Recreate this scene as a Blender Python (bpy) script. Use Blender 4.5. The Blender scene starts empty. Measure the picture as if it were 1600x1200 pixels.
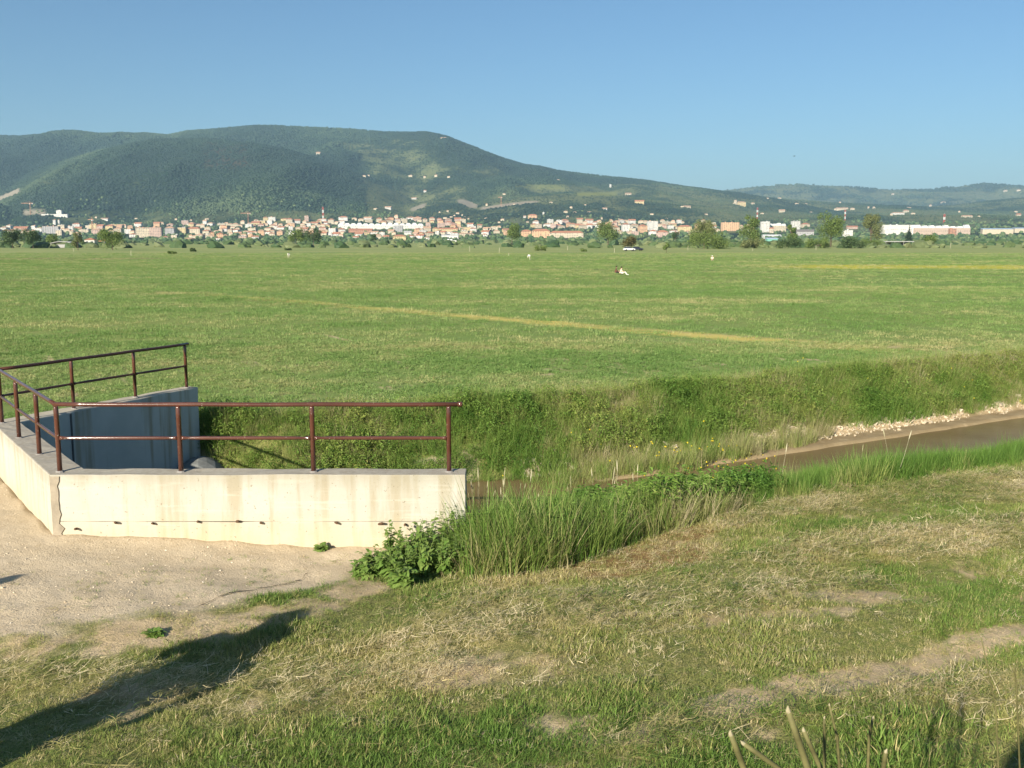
import bpy, bmesh, math, random
import numpy as np
from mathutils import Vector, Matrix
R = math.radians
random.seed(7); rng = np.random.default_rng(11)
S = bpy.context.scene
COL = S.collection

# ------------------------------------------------------------------ camera, sky, sun, exposure
PITCH, FPX = 8.26, 1550.0
SN, CS = math.sin(R(PITCH)), math.cos(R(PITCH))
cam = bpy.data.cameras.new('camera'); camo = bpy.data.objects.new('camera', cam); COL.objects.link(camo)
camo.location = (0, 0, 0); camo.rotation_euler = (R(90 - PITCH), 0, 0)
cam.sensor_width = 36; cam.lens = 36 * FPX / 1600; cam.clip_start = 0.05; cam.clip_end = 40000
cam.dof.use_dof = True; cam.dof.focus_distance = 40; cam.dof.aperture_fstop = 14
S.camera = camo
SUN_AZ, SUN_EL = 29.5, 22.0            # degrees to the left of straight behind the camera, and up
W = bpy.data.worlds.new('World'); S.world = W; W.use_nodes = True
wn = W.node_tree; wn.nodes.clear()
sky = wn.nodes.new('ShaderNodeTexSky'); sky.sky_type = 'NISHITA'; sky.sun_disc = False
sky.sun_elevation = R(SUN_EL); sky.sun_rotation = R(180 + SUN_AZ)
sky.air_density = 1.0; sky.dust_density = 0.6; sky.ozone_density = 4.0
bg = wn.nodes.new('ShaderNodeBackground'); bg.inputs[1].default_value = 0.056
wo = wn.nodes.new('ShaderNodeOutputWorld')
tn = wn.nodes.new('ShaderNodeMix'); tn.data_type = 'RGBA'; tn.blend_type = 'MULTIPLY'; tn.inputs[0].default_value = 1; tn.inputs[7].default_value = (.80, .95, 1.0, 1)
wn.links.new(sky.outputs[0], tn.inputs[6]); wn.links.new(tn.outputs[2], bg.inputs[0]); wn.links.new(bg.outputs[0], wo.inputs[0])
sl = bpy.data.lights.new('sun', 'SUN'); sl.energy = 5.0; sl.angle = R(0.5); sl.color = (1.0, 0.92, 0.78)
so = bpy.data.objects.new('sun', sl); COL.objects.link(so)
sd = Vector((math.sin(R(SUN_AZ)) * math.cos(R(SUN_EL)), math.cos(R(SUN_AZ)) * math.cos(R(SUN_EL)), -math.sin(R(SUN_EL))))
so.rotation_euler = sd.to_track_quat('-Z', 'Y').to_euler(); so.location = (-20, -30, 30)
S.view_settings.view_transform = 'Standard'; S.view_settings.look = 'None'
S.view_settings.exposure = 1.0; S.view_settings.gamma = 1.0; S.view_settings.use_curve_mapping = False
S.render.engine = 'CYCLES'
S.cycles.use_denoising = True; S.cycles.max_bounces = 6; S.cycles.volume_bounces = 0
S.cycles.transparent_max_bounces = 8
HAZE_DENSITY = 6.8e-5

# ------------------------------------------------------------------ helpers
def gp(px, py, z=None, Y=None):
    """point of the place that the photograph (1600 x 1200) shows at px, py: at height z or at distance Y"""
    u = (px - 800) / FPX; v = (600 - py) / FPX
    dy, dz = CS + v * SN, -SN + v * CS
    s = (z / dz) if Y is None else Y / dy
    return Vector((u * s, dy * s, dz * s))

def smooth(x):
    x = np.clip(x, 0, 1); return x * x * (3 - 2 * x)

def _h(i, j, seed):
    n = np.sin(i * 127.1 + j * 311.7 + seed * 74.7) * 43758.5453
    return n - np.floor(n)
def vnoise(x, y, seed=0):
    x = np.asarray(x, float); y = np.asarray(y, float)
    i = np.floor(x); j = np.floor(y); f = smooth(x - i); g = smooth(y - j)
    a = _h(i, j, seed); b = _h(i + 1, j, seed); c = _h(i, j + 1, seed); d = _h(i + 1, j + 1, seed)
    return (a * (1 - f) + b * f) * (1 - g) + (c * (1 - f) + d * f) * g
def fbm(x, y, seed=0, o=4):
    t = 0; a = .5; n = 0
    for k in range(o):
        t = t + a * vnoise(x * 2 ** k, y * 2 ** k, seed + k * 13); n += a; a *= .5
    return t / n

def tag(o, label=None, cat=None, group=None, kind=None):
    if label: o['label'] = label
    if cat: o['category'] = cat
    if group: o['group'] = group
    if kind: o['kind'] = kind
    return o
def empty(name, loc=(0, 0, 0), rz=0):
    o = bpy.data.objects.new(name, None); o.empty_display_size = .2
    o.location = loc; o.rotation_euler = (0, 0, rz); COL.objects.link(o); return o
def obj(name, me, m=None, parent=None):
    o = bpy.data.objects.new(name, me); COL.objects.link(o)
    if m is not None and not me.materials: me.materials.append(m)
    if parent: o.parent = parent
    return o
def mesh(name, verts, faces, smooth_=False):
    me = bpy.data.meshes.new(name); me.from_pydata([tuple(v) for v in verts], [], [tuple(f) for f in faces]); me.update()
    if smooth_:
        me.polygons.foreach_set('use_smooth', [True] * len(me.polygons))
    return me

class MB:
    """collects shapes and links them as one mesh object"""
    def __init__(s): s.v = []; s.f = []; s.sm = False
    def add(s, vs, fs):
        k = len(s.v); s.v += [tuple(v) for v in vs]; s.f += [tuple(i + k for i in f) for f in fs]
    def box(s, x0, x1, y0, y1, z0, z1, M=None):
        vs = [Vector((x, y, z)) for z in (z0, z1) for y in (y0, y1) for x in (x0, x1)]
        if M is not None: vs = [M @ v for v in vs]
        s.add(vs, [(0, 2, 3, 1), (4, 5, 7, 6), (0, 1, 5, 4), (2, 6, 7, 3), (0, 4, 6, 2), (1, 3, 7, 5)])
    def prism(s, poly, z0, z1):
        n = len(poly)
        zs0 = z0 if isinstance(z0, (list, tuple)) else [z0] * n
        s.add([(p[0], p[1], zs0[i]) for i, p in enumerate(poly)] + [(p[0], p[1], z1) for p in poly],
              [tuple(range(n))[::-1], tuple(range(n, 2 * n))] + [(i, (i + 1) % n, (i + 1) % n + n, i + n) for i in range(n)])
    def tube(s, pts, rad, n=10, cap=True):
        pts = [Vector(p) for p in pts]
        if not isinstance(rad, (list, tuple)): rad = [rad] * len(pts)
        vs = []; fs = []; m = len(pts)
        up = None
        for i, p in enumerate(pts):
            d = (pts[min(i + 1, m - 1)] - pts[max(i - 1, 0)]).normalized()
            a = d.orthogonal().normalized() if up is None else (up - d * up.dot(d)).normalized()
            up = a; b = d.cross(a)
            for k in range(n):
                t = 2 * math.pi * k / n
                vs.append(p + (a * math.cos(t) + b * math.sin(t)) * rad[i])
        for i in range(m - 1):
            for k in range(n):
                fs.append((i * n + k, i * n + (k + 1) % n, (i + 1) * n + (k + 1) % n, (i + 1) * n + k))
        if cap:
            fs.append(tuple(range(n))[::-1]); fs.append(tuple(range((m - 1) * n, m * n)))
        s.add(vs, fs)
    def build(s, name, m, parent=None, bevel=0, smooth_=False):
        me = mesh(name, s.v, s.f, smooth_)
        bm = bmesh.new(); bm.from_mesh(me); bmesh.ops.recalc_face_normals(bm, faces=bm.faces); bm.to_mesh(me); bm.free()
        o = obj(name, me, m, parent)
        if bevel:
            b = o.modifiers.new('bevel', 'BEVEL'); b.width = bevel; b.segments = 2; b.limit_method = 'ANGLE'
        return o

# ------------------------------------------------------------------ materials
class Mat:
    def __init__(s, name):
        s.m = bpy.data.materials.new(name); s.m.use_nodes = True
        s.t = s.m.node_tree; s.t.nodes.clear()
        s.out = s.t.nodes.new('ShaderNodeOutputMaterial')
    def n(s, kind, props=None, **ins):
        nd = s.t.nodes.new('ShaderNode' + kind)
        for k, v in (props or {}).items(): setattr(nd, k, v)
        for k, v in ins.items():
            key = int(k[1:]) if k[0] == 'i' and k[1:].isdigit() else k.replace('_', ' ')
            sk = nd.inputs[key]
            if isinstance(v, bpy.types.NodeSocket): s.t.links.new(v, sk)
            else:
                if sk.type == 'RGBA' and len(v) == 3: v = (*v, 1)
                sk.default_value = v
        return nd
    def math(s, op, a, b=0.0, clamp=False):
        return s.n('Math', {'operation': op, 'use_clamp': clamp}, i0=a, i1=b).outputs[0]
    def mix(s, f, a, b, mode='MIX'):
        nd = s.t.nodes.new('ShaderNodeMix'); nd.data_type = 'RGBA'; nd.blend_type = mode; nd.clamp_factor = True
        for sk, v in ((nd.inputs[0], f), (nd.inputs[6], a), (nd.inputs[7], b)):
            if isinstance(v, bpy.types.NodeSocket): s.t.links.new(v, sk)
            else: sk.default_value = (*v, 1) if sk.type == 'RGBA' and len(v) == 3 else v
        return nd.outputs[2]
    def ramp(s, f, lo, hi, a=0.0, b=1.0):
        return s.n('MapRange', {'clamp': True}, Value=f, From_Min=lo, From_Max=hi, To_Min=a, To_Max=b).outputs[0]
    def noise(s, scale, detail=3.0, rough=.55, vec=None, out=0, dist=0.0):
        kw = dict(Scale=scale, Detail=detail, Roughness=rough, Distortion=dist)
        if vec is not None: kw['Vector'] = vec
        return s.n('TexNoise', None, **kw).outputs[out]
    def pos(s): return s.n('NewGeometry').outputs['Position']
    def scaled(s, v, sx, sy, sz): return s.n('VectorMath', {'operation': 'MULTIPLY'}, i0=v, i1=(sx, sy, sz)).outputs[0]
    def attr(s, name, typ='GEOMETRY', out='Fac'):
        return s.n('Attribute', {'attribute_name': name, 'attribute_type': typ}).outputs[out]
    def bump(s, h, strength, dist):
        return s.n('Bump', None, Strength=strength, Distance=dist, Height=h).outputs[0]
    def finish(s, color, rough=.8, normal=None, spec=.3, metal=0.0, transl=None):
        kw = dict(Base_Color=color, Roughness=rough, Metallic=metal)
        p = s.n('BsdfPrincipled', None, **kw); p.inputs['Specular IOR Level'].default_value = spec
        if normal is not None: s.t.links.new(normal, p.inputs['Normal'])
        sh = p.outputs[0]
        if transl:
            tr = s.n('BsdfTranslucent', None, Color=color)
            sh = s.n('MixShader', None, i0=transl, i1=sh, i2=tr.outputs[0]).outputs[0]
        s.t.links.new(sh, s.out.inputs['Surface']); return s.m
def simple(name, c, rough=.75, var=.25, scale=1.0, spec=.3, metal=0.0, transl=None, bump=0):
    m = Mat(name); nz = m.noise(scale, 4, .6, m.pos())
    f = m.ramp(nz, .3, .7)
    col = m.mix(f, tuple(x * (1 - var) for x in c), tuple(min(1, x * (1 + var)) for x in c))
    return m.finish(col, rough, m.bump(nz, bump, .01) if bump else None, spec, metal, transl)

# ------------------------------------------------------------------ haze
def add_haze():
    b = MB(); b.box(-14500, 14500, -9500, 14800, -6.6, 720); m = bpy.data.materials.new('haze'); m.use_nodes = True; t = m.node_tree; t.nodes.clear()
    v = t.nodes.new('ShaderNodeVolumePrincipled'); v.inputs['Color'].default_value = (.50, .78, 1.0, 1); v.inputs['Density'].default_value = HAZE_DENSITY; v.inputs['Anisotropy'].default_value = .1
    o = t.nodes.new('ShaderNodeOutputMaterial'); t.links.new(v.outputs[0], o.inputs['Volume'])
    h = b.build('haze', m); tag(h, kind='stuff'); return h

# ------------------------------------------------------------------ ground shape
OX, OY = -7.1, 14.7
E1 = (0.86, 0.5103); E2 = (-0.5103, 0.86)
def to_st(x, y):
    dx, dy = x - OX, y - OY
    return dx * E1[0] + dy * E1[1], dx * E2[0] + dy * E2[1]
def to_xy(s, t):
    return OX + s * E1[0] + t * E2[0], OY + s * E1[1] + t * E2[1]
ZF, ZW = -3.9, -5.05
S_N = [-9, 0, 4.6, 5.2, 7, 9, 14, 30, 400]
T_NT = [-2.3, -2.3, -5.0, -5.2, -5.3, -5.2, -5.2, -5.9, -6.0]
S_G = [-9, 3.2, 3.9, 4.4, 5.2, 6.5, 8.1, 11, 15.6, 30, 400]
T_G = [-2.3, -4.6, -5.9, -6.25, -6.3, -6.0, -5.65, -5.4, -5.85, -6.1, -6.1]
T_NB = [-2.15, -2.15, -4.9, -3.3, -1.6, -1.5, -1.9, -2.0, -2.0]
S_F = [-9, -.33, 3.34, 3.9, 5, 9, 14, 27, 400]
T_FB = [2.2, 2.24, 4.71, 3.6, 2.2, 1.4, 1.1, 1.0, 1.0]
T_FT = [2.35, 2.37, 4.86, 4.85, 4.5, 3.8, 3.3, 3.0, 3.0]
BX = [gp(*p, -3.85)[0] for p in ((-300, 1010), (0, 985), (120, 966), (250, 955), (350, 945), (450, 918), (520, 892), (575, 874), (640, 860))]
BY = [gp(*p, -3.85)[1] for p in ((-300, 1010), (0, 985), (120, 966), (250, 955), (350, 945), (450, 918), (520, 892), (575, 874), (640, 860))]
def near_z(x, y):
    z = -3.85 - .2 * smooth((x + 6) / 5) * smooth((y - 9) / 3) + .22 * smooth((9 - y) / 4)
    lev = smooth((5.0 - y) / 4.3)
    z = z * (1 - lev) + (-1.64) * lev
    return z + (fbm(x * .7, y * .7, 3) - .5) * .10 + (fbm(x * 3, y * 3, 5, 2) - .5) * .05
def ground_z(x, y):
    x = np.asarray(x, float); y = np.asarray(y, float)
    s, t = to_st(x, y)
    zn = near_z(x, y); zf = ZF + (fbm(x * .15, y * .15, 8) - .5) * .12 * smooth((400 - y) / 300)
    a = np.interp(s, S_N, T_NT); b = np.interp(s, S_N, T_NB); c = np.interp(s, S_F, T_FB); d = np.interp(s, S_F, T_FT)
    wob = (fbm(s * .5, t * .2, 21, 3) - .5) * .5 * smooth((s - 6) / 3)
    a = a + wob; b = b + wob * .6; c = c + wob * .35; d = d + wob * .6
    top = zn + (zf - zn) * smooth((t - a) / (d - a))
    ledge = (ZW + .05) * smooth((t + .45 - wob * .3) / .3) * smooth((s - 8) / 4)
    bed = np.where(t > -1.0, -5.3 + (ZW + .06 + .03 * (fbm(x * 2, y * 2, 4) - .5) + 5.3) * smooth((t - .05 - wob * .5) / .35) * smooth((s - 7) / 5), -5.3)
    # near bank, bed, far bank
    u = np.clip((t - a) / (b - a), 0, 1)
    zb = zn + (-5.3 - zn) * (u ** 1.1)
    w = np.clip((t - c) / (d - c), 0, 1)
    bedc = np.where(s > 7, -5.3 + .31 * smooth((s - 7) / 5), -5.3)
    zfb = bedc + (zf - bedc) * (w ** .85)
    z = np.where(t < b, zb, np.where(t < c, bed, zfb))
    z = np.where(t < a, zn, z); z = np.where(t > d, zf, z)
    m = smooth((s - (.02 - (t + 2.22) * .0934) + .1) / .2)
    bank = ((t > a) & (t < d) & (s > 5)).astype(float)
    z = z + bank * (fbm(x * 1.5, y * 1.5, 9, 3) - .5) * .12 * (np.abs(z - ZW) > .15)
    return top * (1 - m) + z * m

def ell(x, y, px, py, rx, ry, rot=0, z=-3.75):
    """soft ellipse on the ground round the point seen at px, py; radii in metres"""
    p = gp(px, py, z); c, s_ = math.cos(rot), math.sin(rot)
    dx, dy = x - p[0], y - p[1]
    q = ((dx * c + dy * s_) / rx) ** 2 + ((-dx * s_ + dy * c) / ry) ** 2
    return smooth(1.35 - q)
def line_mask(x, y, pts, w, z=-3.75):
    P = [gp(a, b, z) for a, b in pts]; best = np.full(np.shape(x), 1e9)
    for p, q in zip(P, P[1:]):
        dx, dy = q[0] - p[0], q[1] - p[1]; L = dx * dx + dy * dy
        k = np.clip(((x - p[0]) * dx + (y - p[1]) * dy) / L, 0, 1)
        best = np.minimum(best, np.hypot(x - p[0] - k * dx, y - p[1] - k * dy))
    return smooth(1.3 - best / w)
def masks(x, y):
    x = np.asarray(x, float); y = np.asarray(y, float); s, t = to_st(x, y)
    nz = fbm(x * .9, y * .9, 31) - .5; n2 = fbm(x * 2.6, y * 2.6, 37) - .5; n3 = fbm(x * .45, y * .45, 41) - .5
    yb = np.interp(x, BX, BY)
    gravel = smooth((y - yb + nz * .9 + n2 * .5) / .45 + .5) * smooth((-.6 - x) / .4) * (t < 2.6)
    gravel = np.maximum(gravel, smooth((-s - .1) / .6) * (t < 2.6) * (y > 9.3))
    bare = line_mask(x, y, [(1130, 1100), (1290, 1060), (1430, 1030), (1530, 985), (1640, 960)], .30)
    bare = np.maximum(bare, .8 * ell(x, y, 1340, 905, .8, .35)); bare = np.maximum(bare, .5 * ell(x, y, 1210, 945, 1.0, .3, .2))
    bare = np.maximum(bare, .55 * ell(x, y, 760, 1030, 1.1, .4, .3)); bare = np.maximum(bare, .5 * ell(x, y, 1090, 1150, .7, .4))
    bare = np.maximum(bare, .5 * ell(x, y, 880, 1140, .5, .35))
    bare = np.maximum(bare, .85 * line_mask(x, y, [(-60, 1010), (150, 985), (300, 965), (470, 935), (560, 885)], .42))
    n5 = fbm(x * 7, y * 7, 39, 3) - .5
    bare = smooth(bare * 1.7 + nz * 1.9 + n2 * 1.5 + n5 * 1.6 - .45)
    hay = line_mask(x, y, [(480, 1075), (620, 1035), (760, 935), (950, 925), (1120, 880), (1300, 830), (1640, 790)], .75)
    hay = np.maximum(hay, line_mask(x, y, [(1150, 770), (1350, 750), (1640, 728)], .9))
    hay = np.maximum(hay, .9 * line_mask(x, y, [(1000, 960), (1150, 925), (1330, 880)], .5))
    hay = np.maximum(hay, .9 * line_mask(x, y, [(1000, 1175), (1180, 1120), (1420, 1085), (1640, 1060)], .4))
    hay = np.maximum(hay, .8 * line_mask(x, y, [(0, 1040), (130, 1050), (270, 1065)], .4))
    hay = smooth(hay * 1.3 + nz * 1.5 + n2 * .8 - .15) * (t < np.interp(s, S_G, T_G) + .1)
    dry = np.maximum(ell(x, y, 1390, 825, 2.0, .7, .3, -3.8), ell(x, y, 990, 860, 1.6, .5, .5, -3.9))
    dry = np.maximum(dry, .8 * line_mask(x, y, [(780, 900), (960, 850), (1180, 790), (1400, 760)], .35, -3.9))
    dry = smooth(dry * 1.4 + nz + n2 - .3)
    cut = smooth(1.4 - np.abs(t - np.interp(s, S_F, T_FB) - .22 - .2 * n2) / .22) * smooth((s - 13) / 3) * smooth(fbm(s * 1.3, s * 0 + 4, 15, 3) * 4 - 1.0)
    bare = np.maximum(bare, cut)
    mud = ((s > 3) & (t > -2.4)).astype(float) * smooth((np.interp(s, S_F, T_FB) + .25 - t) / .2)
    return dict(gravel=gravel, bare=np.clip(bare * (1 - .0 * gravel), 0, 1), hay=hay, dry=dry, mud=mud, n3=n3, s=s, t=t)

def axis(lo, hi, step, far_lo, far_hi, g=1.13):
    a = list(np.arange(lo, hi + 1e-6, step)); k = step; v = hi
    while v < far_hi: k *= g; v += k; a.append(min(v, far_hi))
    k = step; v = lo; pre = []
    while v > far_lo: k *= g; v -= k; pre.append(max(v, far_lo))
    return np.array(pre[::-1] + a)
ss = axis(-6, 34, .11, -13000, 13000); tt = axis(-16, 6.5, .085, -9000, 13000)
SS, TT = np.meshgrid(ss, tt)
GX, GY = to_xy(SS, TT)
GZ = ground_z(GX, GY)
nt_, ns_ = SS.shape
idx = np.arange(nt_ * ns_).reshape(nt_, ns_)
quads = np.stack([idx[:-1, :-1], idx[:-1, 1:], idx[1:, 1:], idx[1:, :-1]], -1).reshape(-1, 4)
def grid_mesh(name, V, Q):
    me = bpy.data.meshes.new(name)
    me.vertices.add(len(V)); me.vertices.foreach_set('co', np.ascontiguousarray(V, dtype=np.float32).ravel())
    me.loops.add(Q.size); me.loops.foreach_set('vertex_index', np.ascontiguousarray(Q, dtype=np.int32).ravel())
    me.polygons.add(len(Q)); me.polygons.foreach_set('loop_start', np.arange(0, Q.size, 4, dtype=np.int32))
    me.polygons.foreach_set('use_smooth', np.ones(len(Q), dtype=bool))
    me.update(calc_edges=True); return me
def fattr(me, name, arr):
    a = me.attributes.new(name, 'FLOAT', 'POINT'); a.data.foreach_set('value', np.ascontiguousarray(arr, dtype=np.float32).ravel())
gme = grid_mesh('ground', np.stack([GX, GY, GZ], -1).reshape(-1, 3), quads)
MK = masks(GX, GY)
near = (GY < 40) & (np.abs(GX) < 50)
for k in ('gravel', 'bare', 'hay', 'dry', 'mud'): fattr(gme, k, np.where(near, MK[k], 0))
zone = np.where(MK['t'] > np.interp(MK['s'], S_F, T_FT) + .2, 1.0, 0.0)
fattr(gme, 'field', np.where(MK['s'] < -.3, (MK['t'] > 2.5), zone))

# ground material
g = Mat('ground'); P = g.pos()
sx = g.n('SeparateXYZ', None, Vector=P)
X_, Y_ = sx.outputs[0], sx.outputs[1]
def lin(a, b, c):   # a*x + b*y + c
    return g.math('ADD', g.math('ADD', g.math('MULTIPLY', X_, a), g.math('MULTIPLY', Y_, b)), c)
def field_line(p, q, width, w_noise, z=ZF):
    a, b = gp(*p, z), gp(*q, z); d = Vector((b[0] - a[0], b[1] - a[1], 0)); L = d.length; d /= L
    nx, ny = -d.y, d.x
    dist = g.math('ABSOLUTE', g.math('ADD', lin(nx, ny, -(nx * a[0] + ny * a[1])), g.math('MULTIPLY', g.math('SUBTRACT', w_noise, .5), width * 2.5)))
    al = lin(d.x, d.y, -(d.x * a[0] + d.y * a[1]))
    m = g.math('MULTIPLY', g.ramp(dist, width * .4, width, 1, 0), g.math('MULTIPLY', g.ramp(al, -8, 4), g.ramp(al, L - 2, L + 6, 1, 0)))
    return m
nB = g.noise(.035, 4, .6, P); nM = g.noise(.22, 5, .6, P); nS = g.noise(1.6, 4, .65, P); nF = g.noise(7.0, 4, .7, P); nT = g.noise(45, 3, .7, P)
nStripe = g.noise(.09, 4, .6, g.scaled(P, .35, 1.6, 1))
fld = g.mix(g.ramp(nM, .35, .68), (.170, .250, .058), (.250, .285, .085))
fld = g.mix(g.ramp(nB, .40, .70), fld, (.145, .250, .062))
fld = g.mix(g.math('MULTIPLY', g.ramp(nS, .52, .72), .55), fld, (.29, .26, .12))
fld = g.mix(g.math('MULTIPLY', g.ramp(nF, .5, .75), .4), fld, (.125, .195, .042))
fld = g.mix(g.math('MULTIPLY', g.ramp(nT, .4, .75), .35), fld, (.24, .26, .085))
fld = g.mix(g.math('MULTIPLY', g.ramp(nStripe, .5, .68), .5), fld, (.22, .26, .075))
# older, yellower meadow at the far end, a dry strip, rape in flower, the dry track through the meadow
far1 = g.math('MULTIPLY', g.ramp(g.math('ADD', Y_, g.math('MULTIPLY', g.math('SUBTRACT', nB, .5), 60)), 225, 265), .85)
fld = g.mix(far1, fld, g.mix(g.ramp(nStripe, .38, .62), (.36, .36, .145), (.21, .27, .09)))
fld = g.mix(g.math('MULTIPLY', field_line((-80, 404), (240, 404), 12, nM), .8), fld, (.27, .22, .11))
fld = g.mix(g.math('MULTIPLY', field_line((1255, 417), (1800, 417), 15, nM), g.ramp(nS, .35, .55)), fld, (.52, .46, .05))
nL = g.noise(.16, 3, .6, g.scaled(P, 1, 1, 1))
fld = g.mix(g.math('MULTIPLY', field_line((330, 461), (1300, 541), 1.3, nS), g.math('MULTIPLY', g.ramp(nL, .40, .56, .3, 1), g.ramp(X_, -26, -4, .5, 1))), fld, (.56, .46, .13))
fld = g.mix(g.math('MULTIPLY', field_line((1120, 523), (1420, 545), .8, nM), g.ramp(nS, .40, .6)), fld, (.55, .42, .20))
fld = g.mix(g.math('MULTIPLY', field_line((-100, 403), (880, 421), 2.0, nM), .55), fld, (.24, .22, .09))
fld = g.mix(g.math('MULTIPLY', field_line((880, 421), (1800, 434), 2.0, nM), .55), fld, (.24, .22, .09))
fld = g.mix(g.math('MULTIPLY', field_line((880, 420), (1800, 431), 1.2, nM), .5), fld, (.09, .14, .04))
fld = g.mix(g.math('MULTIPLY', field_line((-100, 428), (500, 478), 1.5, nM), .5), fld, (.20, .20, .07))
soil = g.mix(g.ramp(nS, .3, .7), (.44, .33, .19), (.58, .45, .28))
turf = g.mix(g.ramp(nF, .35, .7), (.19, .195, .055), (.28, .25, .09))
turf = g.mix(g.ramp(nT, .55, .66), turf, (.36, .31, .15))
turf = g.mix(g.ramp(nT, .50, .38), turf, (.075, .095, .022))
turf = g.mix(g.math('MULTIPLY', g.ramp(nS, .4, .7), .7), turf, (.135, .18, .042))
gr = g.mix(g.ramp(nS, .3, .7), (.56, .445, .295), (.62, .505, .35))
gr = g.mix(g.ramp(nF, .55, .75), gr, (.48, .37, .23))
gr = g.mix(g.math('MULTIPLY', g.ramp(nT, .55, .75), .7), gr, (.40, .315, .21))
base = g.mix(g.attr('field'), turf, fld)
base = g.mix(g.attr('dry'), base, g.mix(g.ramp(nF, .3, .7), (.28, .17, .075), (.20, .13, .055)))
base = g.mix(g.attr('hay'), base, g.mix(g.ramp(nF, .3, .7), (.29, .265, .10), (.20, .205, .06)))
base = g.mix(g.attr('bare'), base, soil)
base = g.mix(g.attr('mud'), base, g.mix(g.ramp(nS, .3, .7), (.27, .195, .100), (.36, .275, .155)))
base = g.mix(g.attr('bare'), base, soil)
base = g.mix(g.attr('gravel'), base, gr)
hh = g.math('ADD', g.math('MULTIPLY', nF, .6), g.math('MULTIPLY', nT, .4))
g.finish(base, .93, g.bump(hh, .8, .04), .12)
ground = obj('ground', gme, g.m); tag(ground, kind='structure')

# water of the ditch
wm = Mat('ditch_water'); wp = wm.pos()
wcol = wm.mix(wm.ramp(wm.noise(.6, 3, .5, wp), .35, .65), (.16, .11, .05), (.20, .145, .07))
WATER = wm.finish(wcol, .22, wm.bump(wm.noise(5, 3, .5, wm.scaled(wp, 1, 2, 1)), .2, .03), .18)
for nd in wm.t.nodes:
    if nd.type == 'BSDF_PRINCIPLED': nd.inputs['IOR'].default_value = 1.2
wq = MB(); a = [to_xy(0.05, -5.2), to_xy(140, -5.2), to_xy(140, 4.6), to_xy(0.05, 4.6)]
wq.add([(p[0], p[1], ZW) for p in a], [(0, 1, 2, 3)])
tag(wq.build('water', wm.m), kind='structure')

# ------------------------------------------------------------------ hills
def elev(py):
    v = (600 - np.asarray(py, float)) / FPX
    return (-SN + v * CS) / (CS + v * SN)
LAY = [  # crest distance, foot distance, [(px, py) of the crest]
    (3500, 2900, [(-900, 300), (-300, 300), (0, 317), (20, 325), (48, 340), (75, 356)]),
    (4700, 2800, [(-900, 330), (-200, 318), (0, 300), (30, 282), (60, 268), (110, 250), (160, 236), (210, 226), (260, 220), (330, 216), (380, 222), (450, 234),
                  (520, 253), (565, 269), (610, 291), (650, 312), (690, 331), (740, 352)]),
    (6100, 3300, [(-1500, 250), (-400, 225), (-100, 215), (0, 212), (40, 213), (90, 209), (130, 209), (180, 211), (270, 212), (300, 205), (340, 202), (400, 197),
                  (430, 196), (470, 198), (540, 201), (600, 206), (670, 208), (700, 214), (760, 240), (820, 258), (880, 268), (940, 275), (1000, 281), (1060, 290),
                  (1120, 299), (1180, 307), (1250, 313), (1320, 318), (1400, 322), (1480, 325), (1600, 330), (2000, 330), (3000, 335)]),
    (4200, 2900, [(540, 360), (580, 345), (620, 322), (680, 312), (740, 317), (800, 309), (860, 303), (930, 301), (1000, 310), (1080, 320), (1160, 329), (1300, 338),
                  (1500, 345), (2500, 345)]),
    (6600, 4300, [(1250, 350), (1330, 334), (1420, 324), (1500, 319), (1540, 314), (1600, 309), (1800, 302), (2500, 300), (3500, 305)]),
    (9800, 7000, [(900, 335), (1000, 315), (1100, 301), (1130, 297), (1180, 291), (1240, 288), (1300, 290), (1380, 296), (1440, 297), (1500, 290), (1530, 287),
                  (1580, 290), (1640, 296), (1900, 300), (2600, 305), (4000, 300)]),
]
def hill_z(x, y):
    x = np.asarray(x, float); y = np.asarray(y, float)
    px = 800 + FPX * (x / y) / CS
    z = -5.4 + 98 * np.clip((y - 1500) / 2400, 0, 1) ** 1.7
    z = z + 10 * (fbm(x / 350, y / 350, 51) - .5) * smooth((y - 1700) / 800)
    for k, (yc, yb, pr) in enumerate(LAY):
        py = np.interp(px, [p[0] for p in pr], [p[1] for p in pr])
        h = elev(py) * yc
        f = np.clip((y - yb) / (yc - yb), 0, 1)
        e = smooth(f) * .45 + f * .55
        gul = fbm(x / 420 + 3 * k, y / 1500, 60 + k) - .5
        g2 = fbm(x / 170 + 9 * k, y / 420, 80 + k) - .5
        m = 4 * f * (1 - f)
        front = -5.4 + (h + 5.4) * np.clip(e + m * (.38 * gul + .10 * g2), 0, 1.2)
        back = h - (y - yc) * .45
        lay = np.where(y <= yc, front, back)
        z = np.maximum(z, lay)
    return z
uu = np.concatenate([np.linspace(-1.7, -.66, 60)[:-1], np.linspace(-.66, .66, 620), np.linspace(.66, 1.7, 60)[1:]])
yy = np.concatenate([np.arange(1350, 3400, 28), np.arange(3400, 7000, 25), np.arange(7000, 11000, 60)])
UU, YY = np.meshgrid(uu, yy); HX = UU * YY; HZ = hill_z(HX, YY)
HPX = 800 + FPX * UU / CS
vv = (HZ / YY); HPY = 600 - FPX * (vv * CS + SN) / (CS - vv * SN)
nh = fbm(HX / 260, YY / 260, 90); nh2 = fbm(HX / 90, YY / 90, 95)
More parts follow.
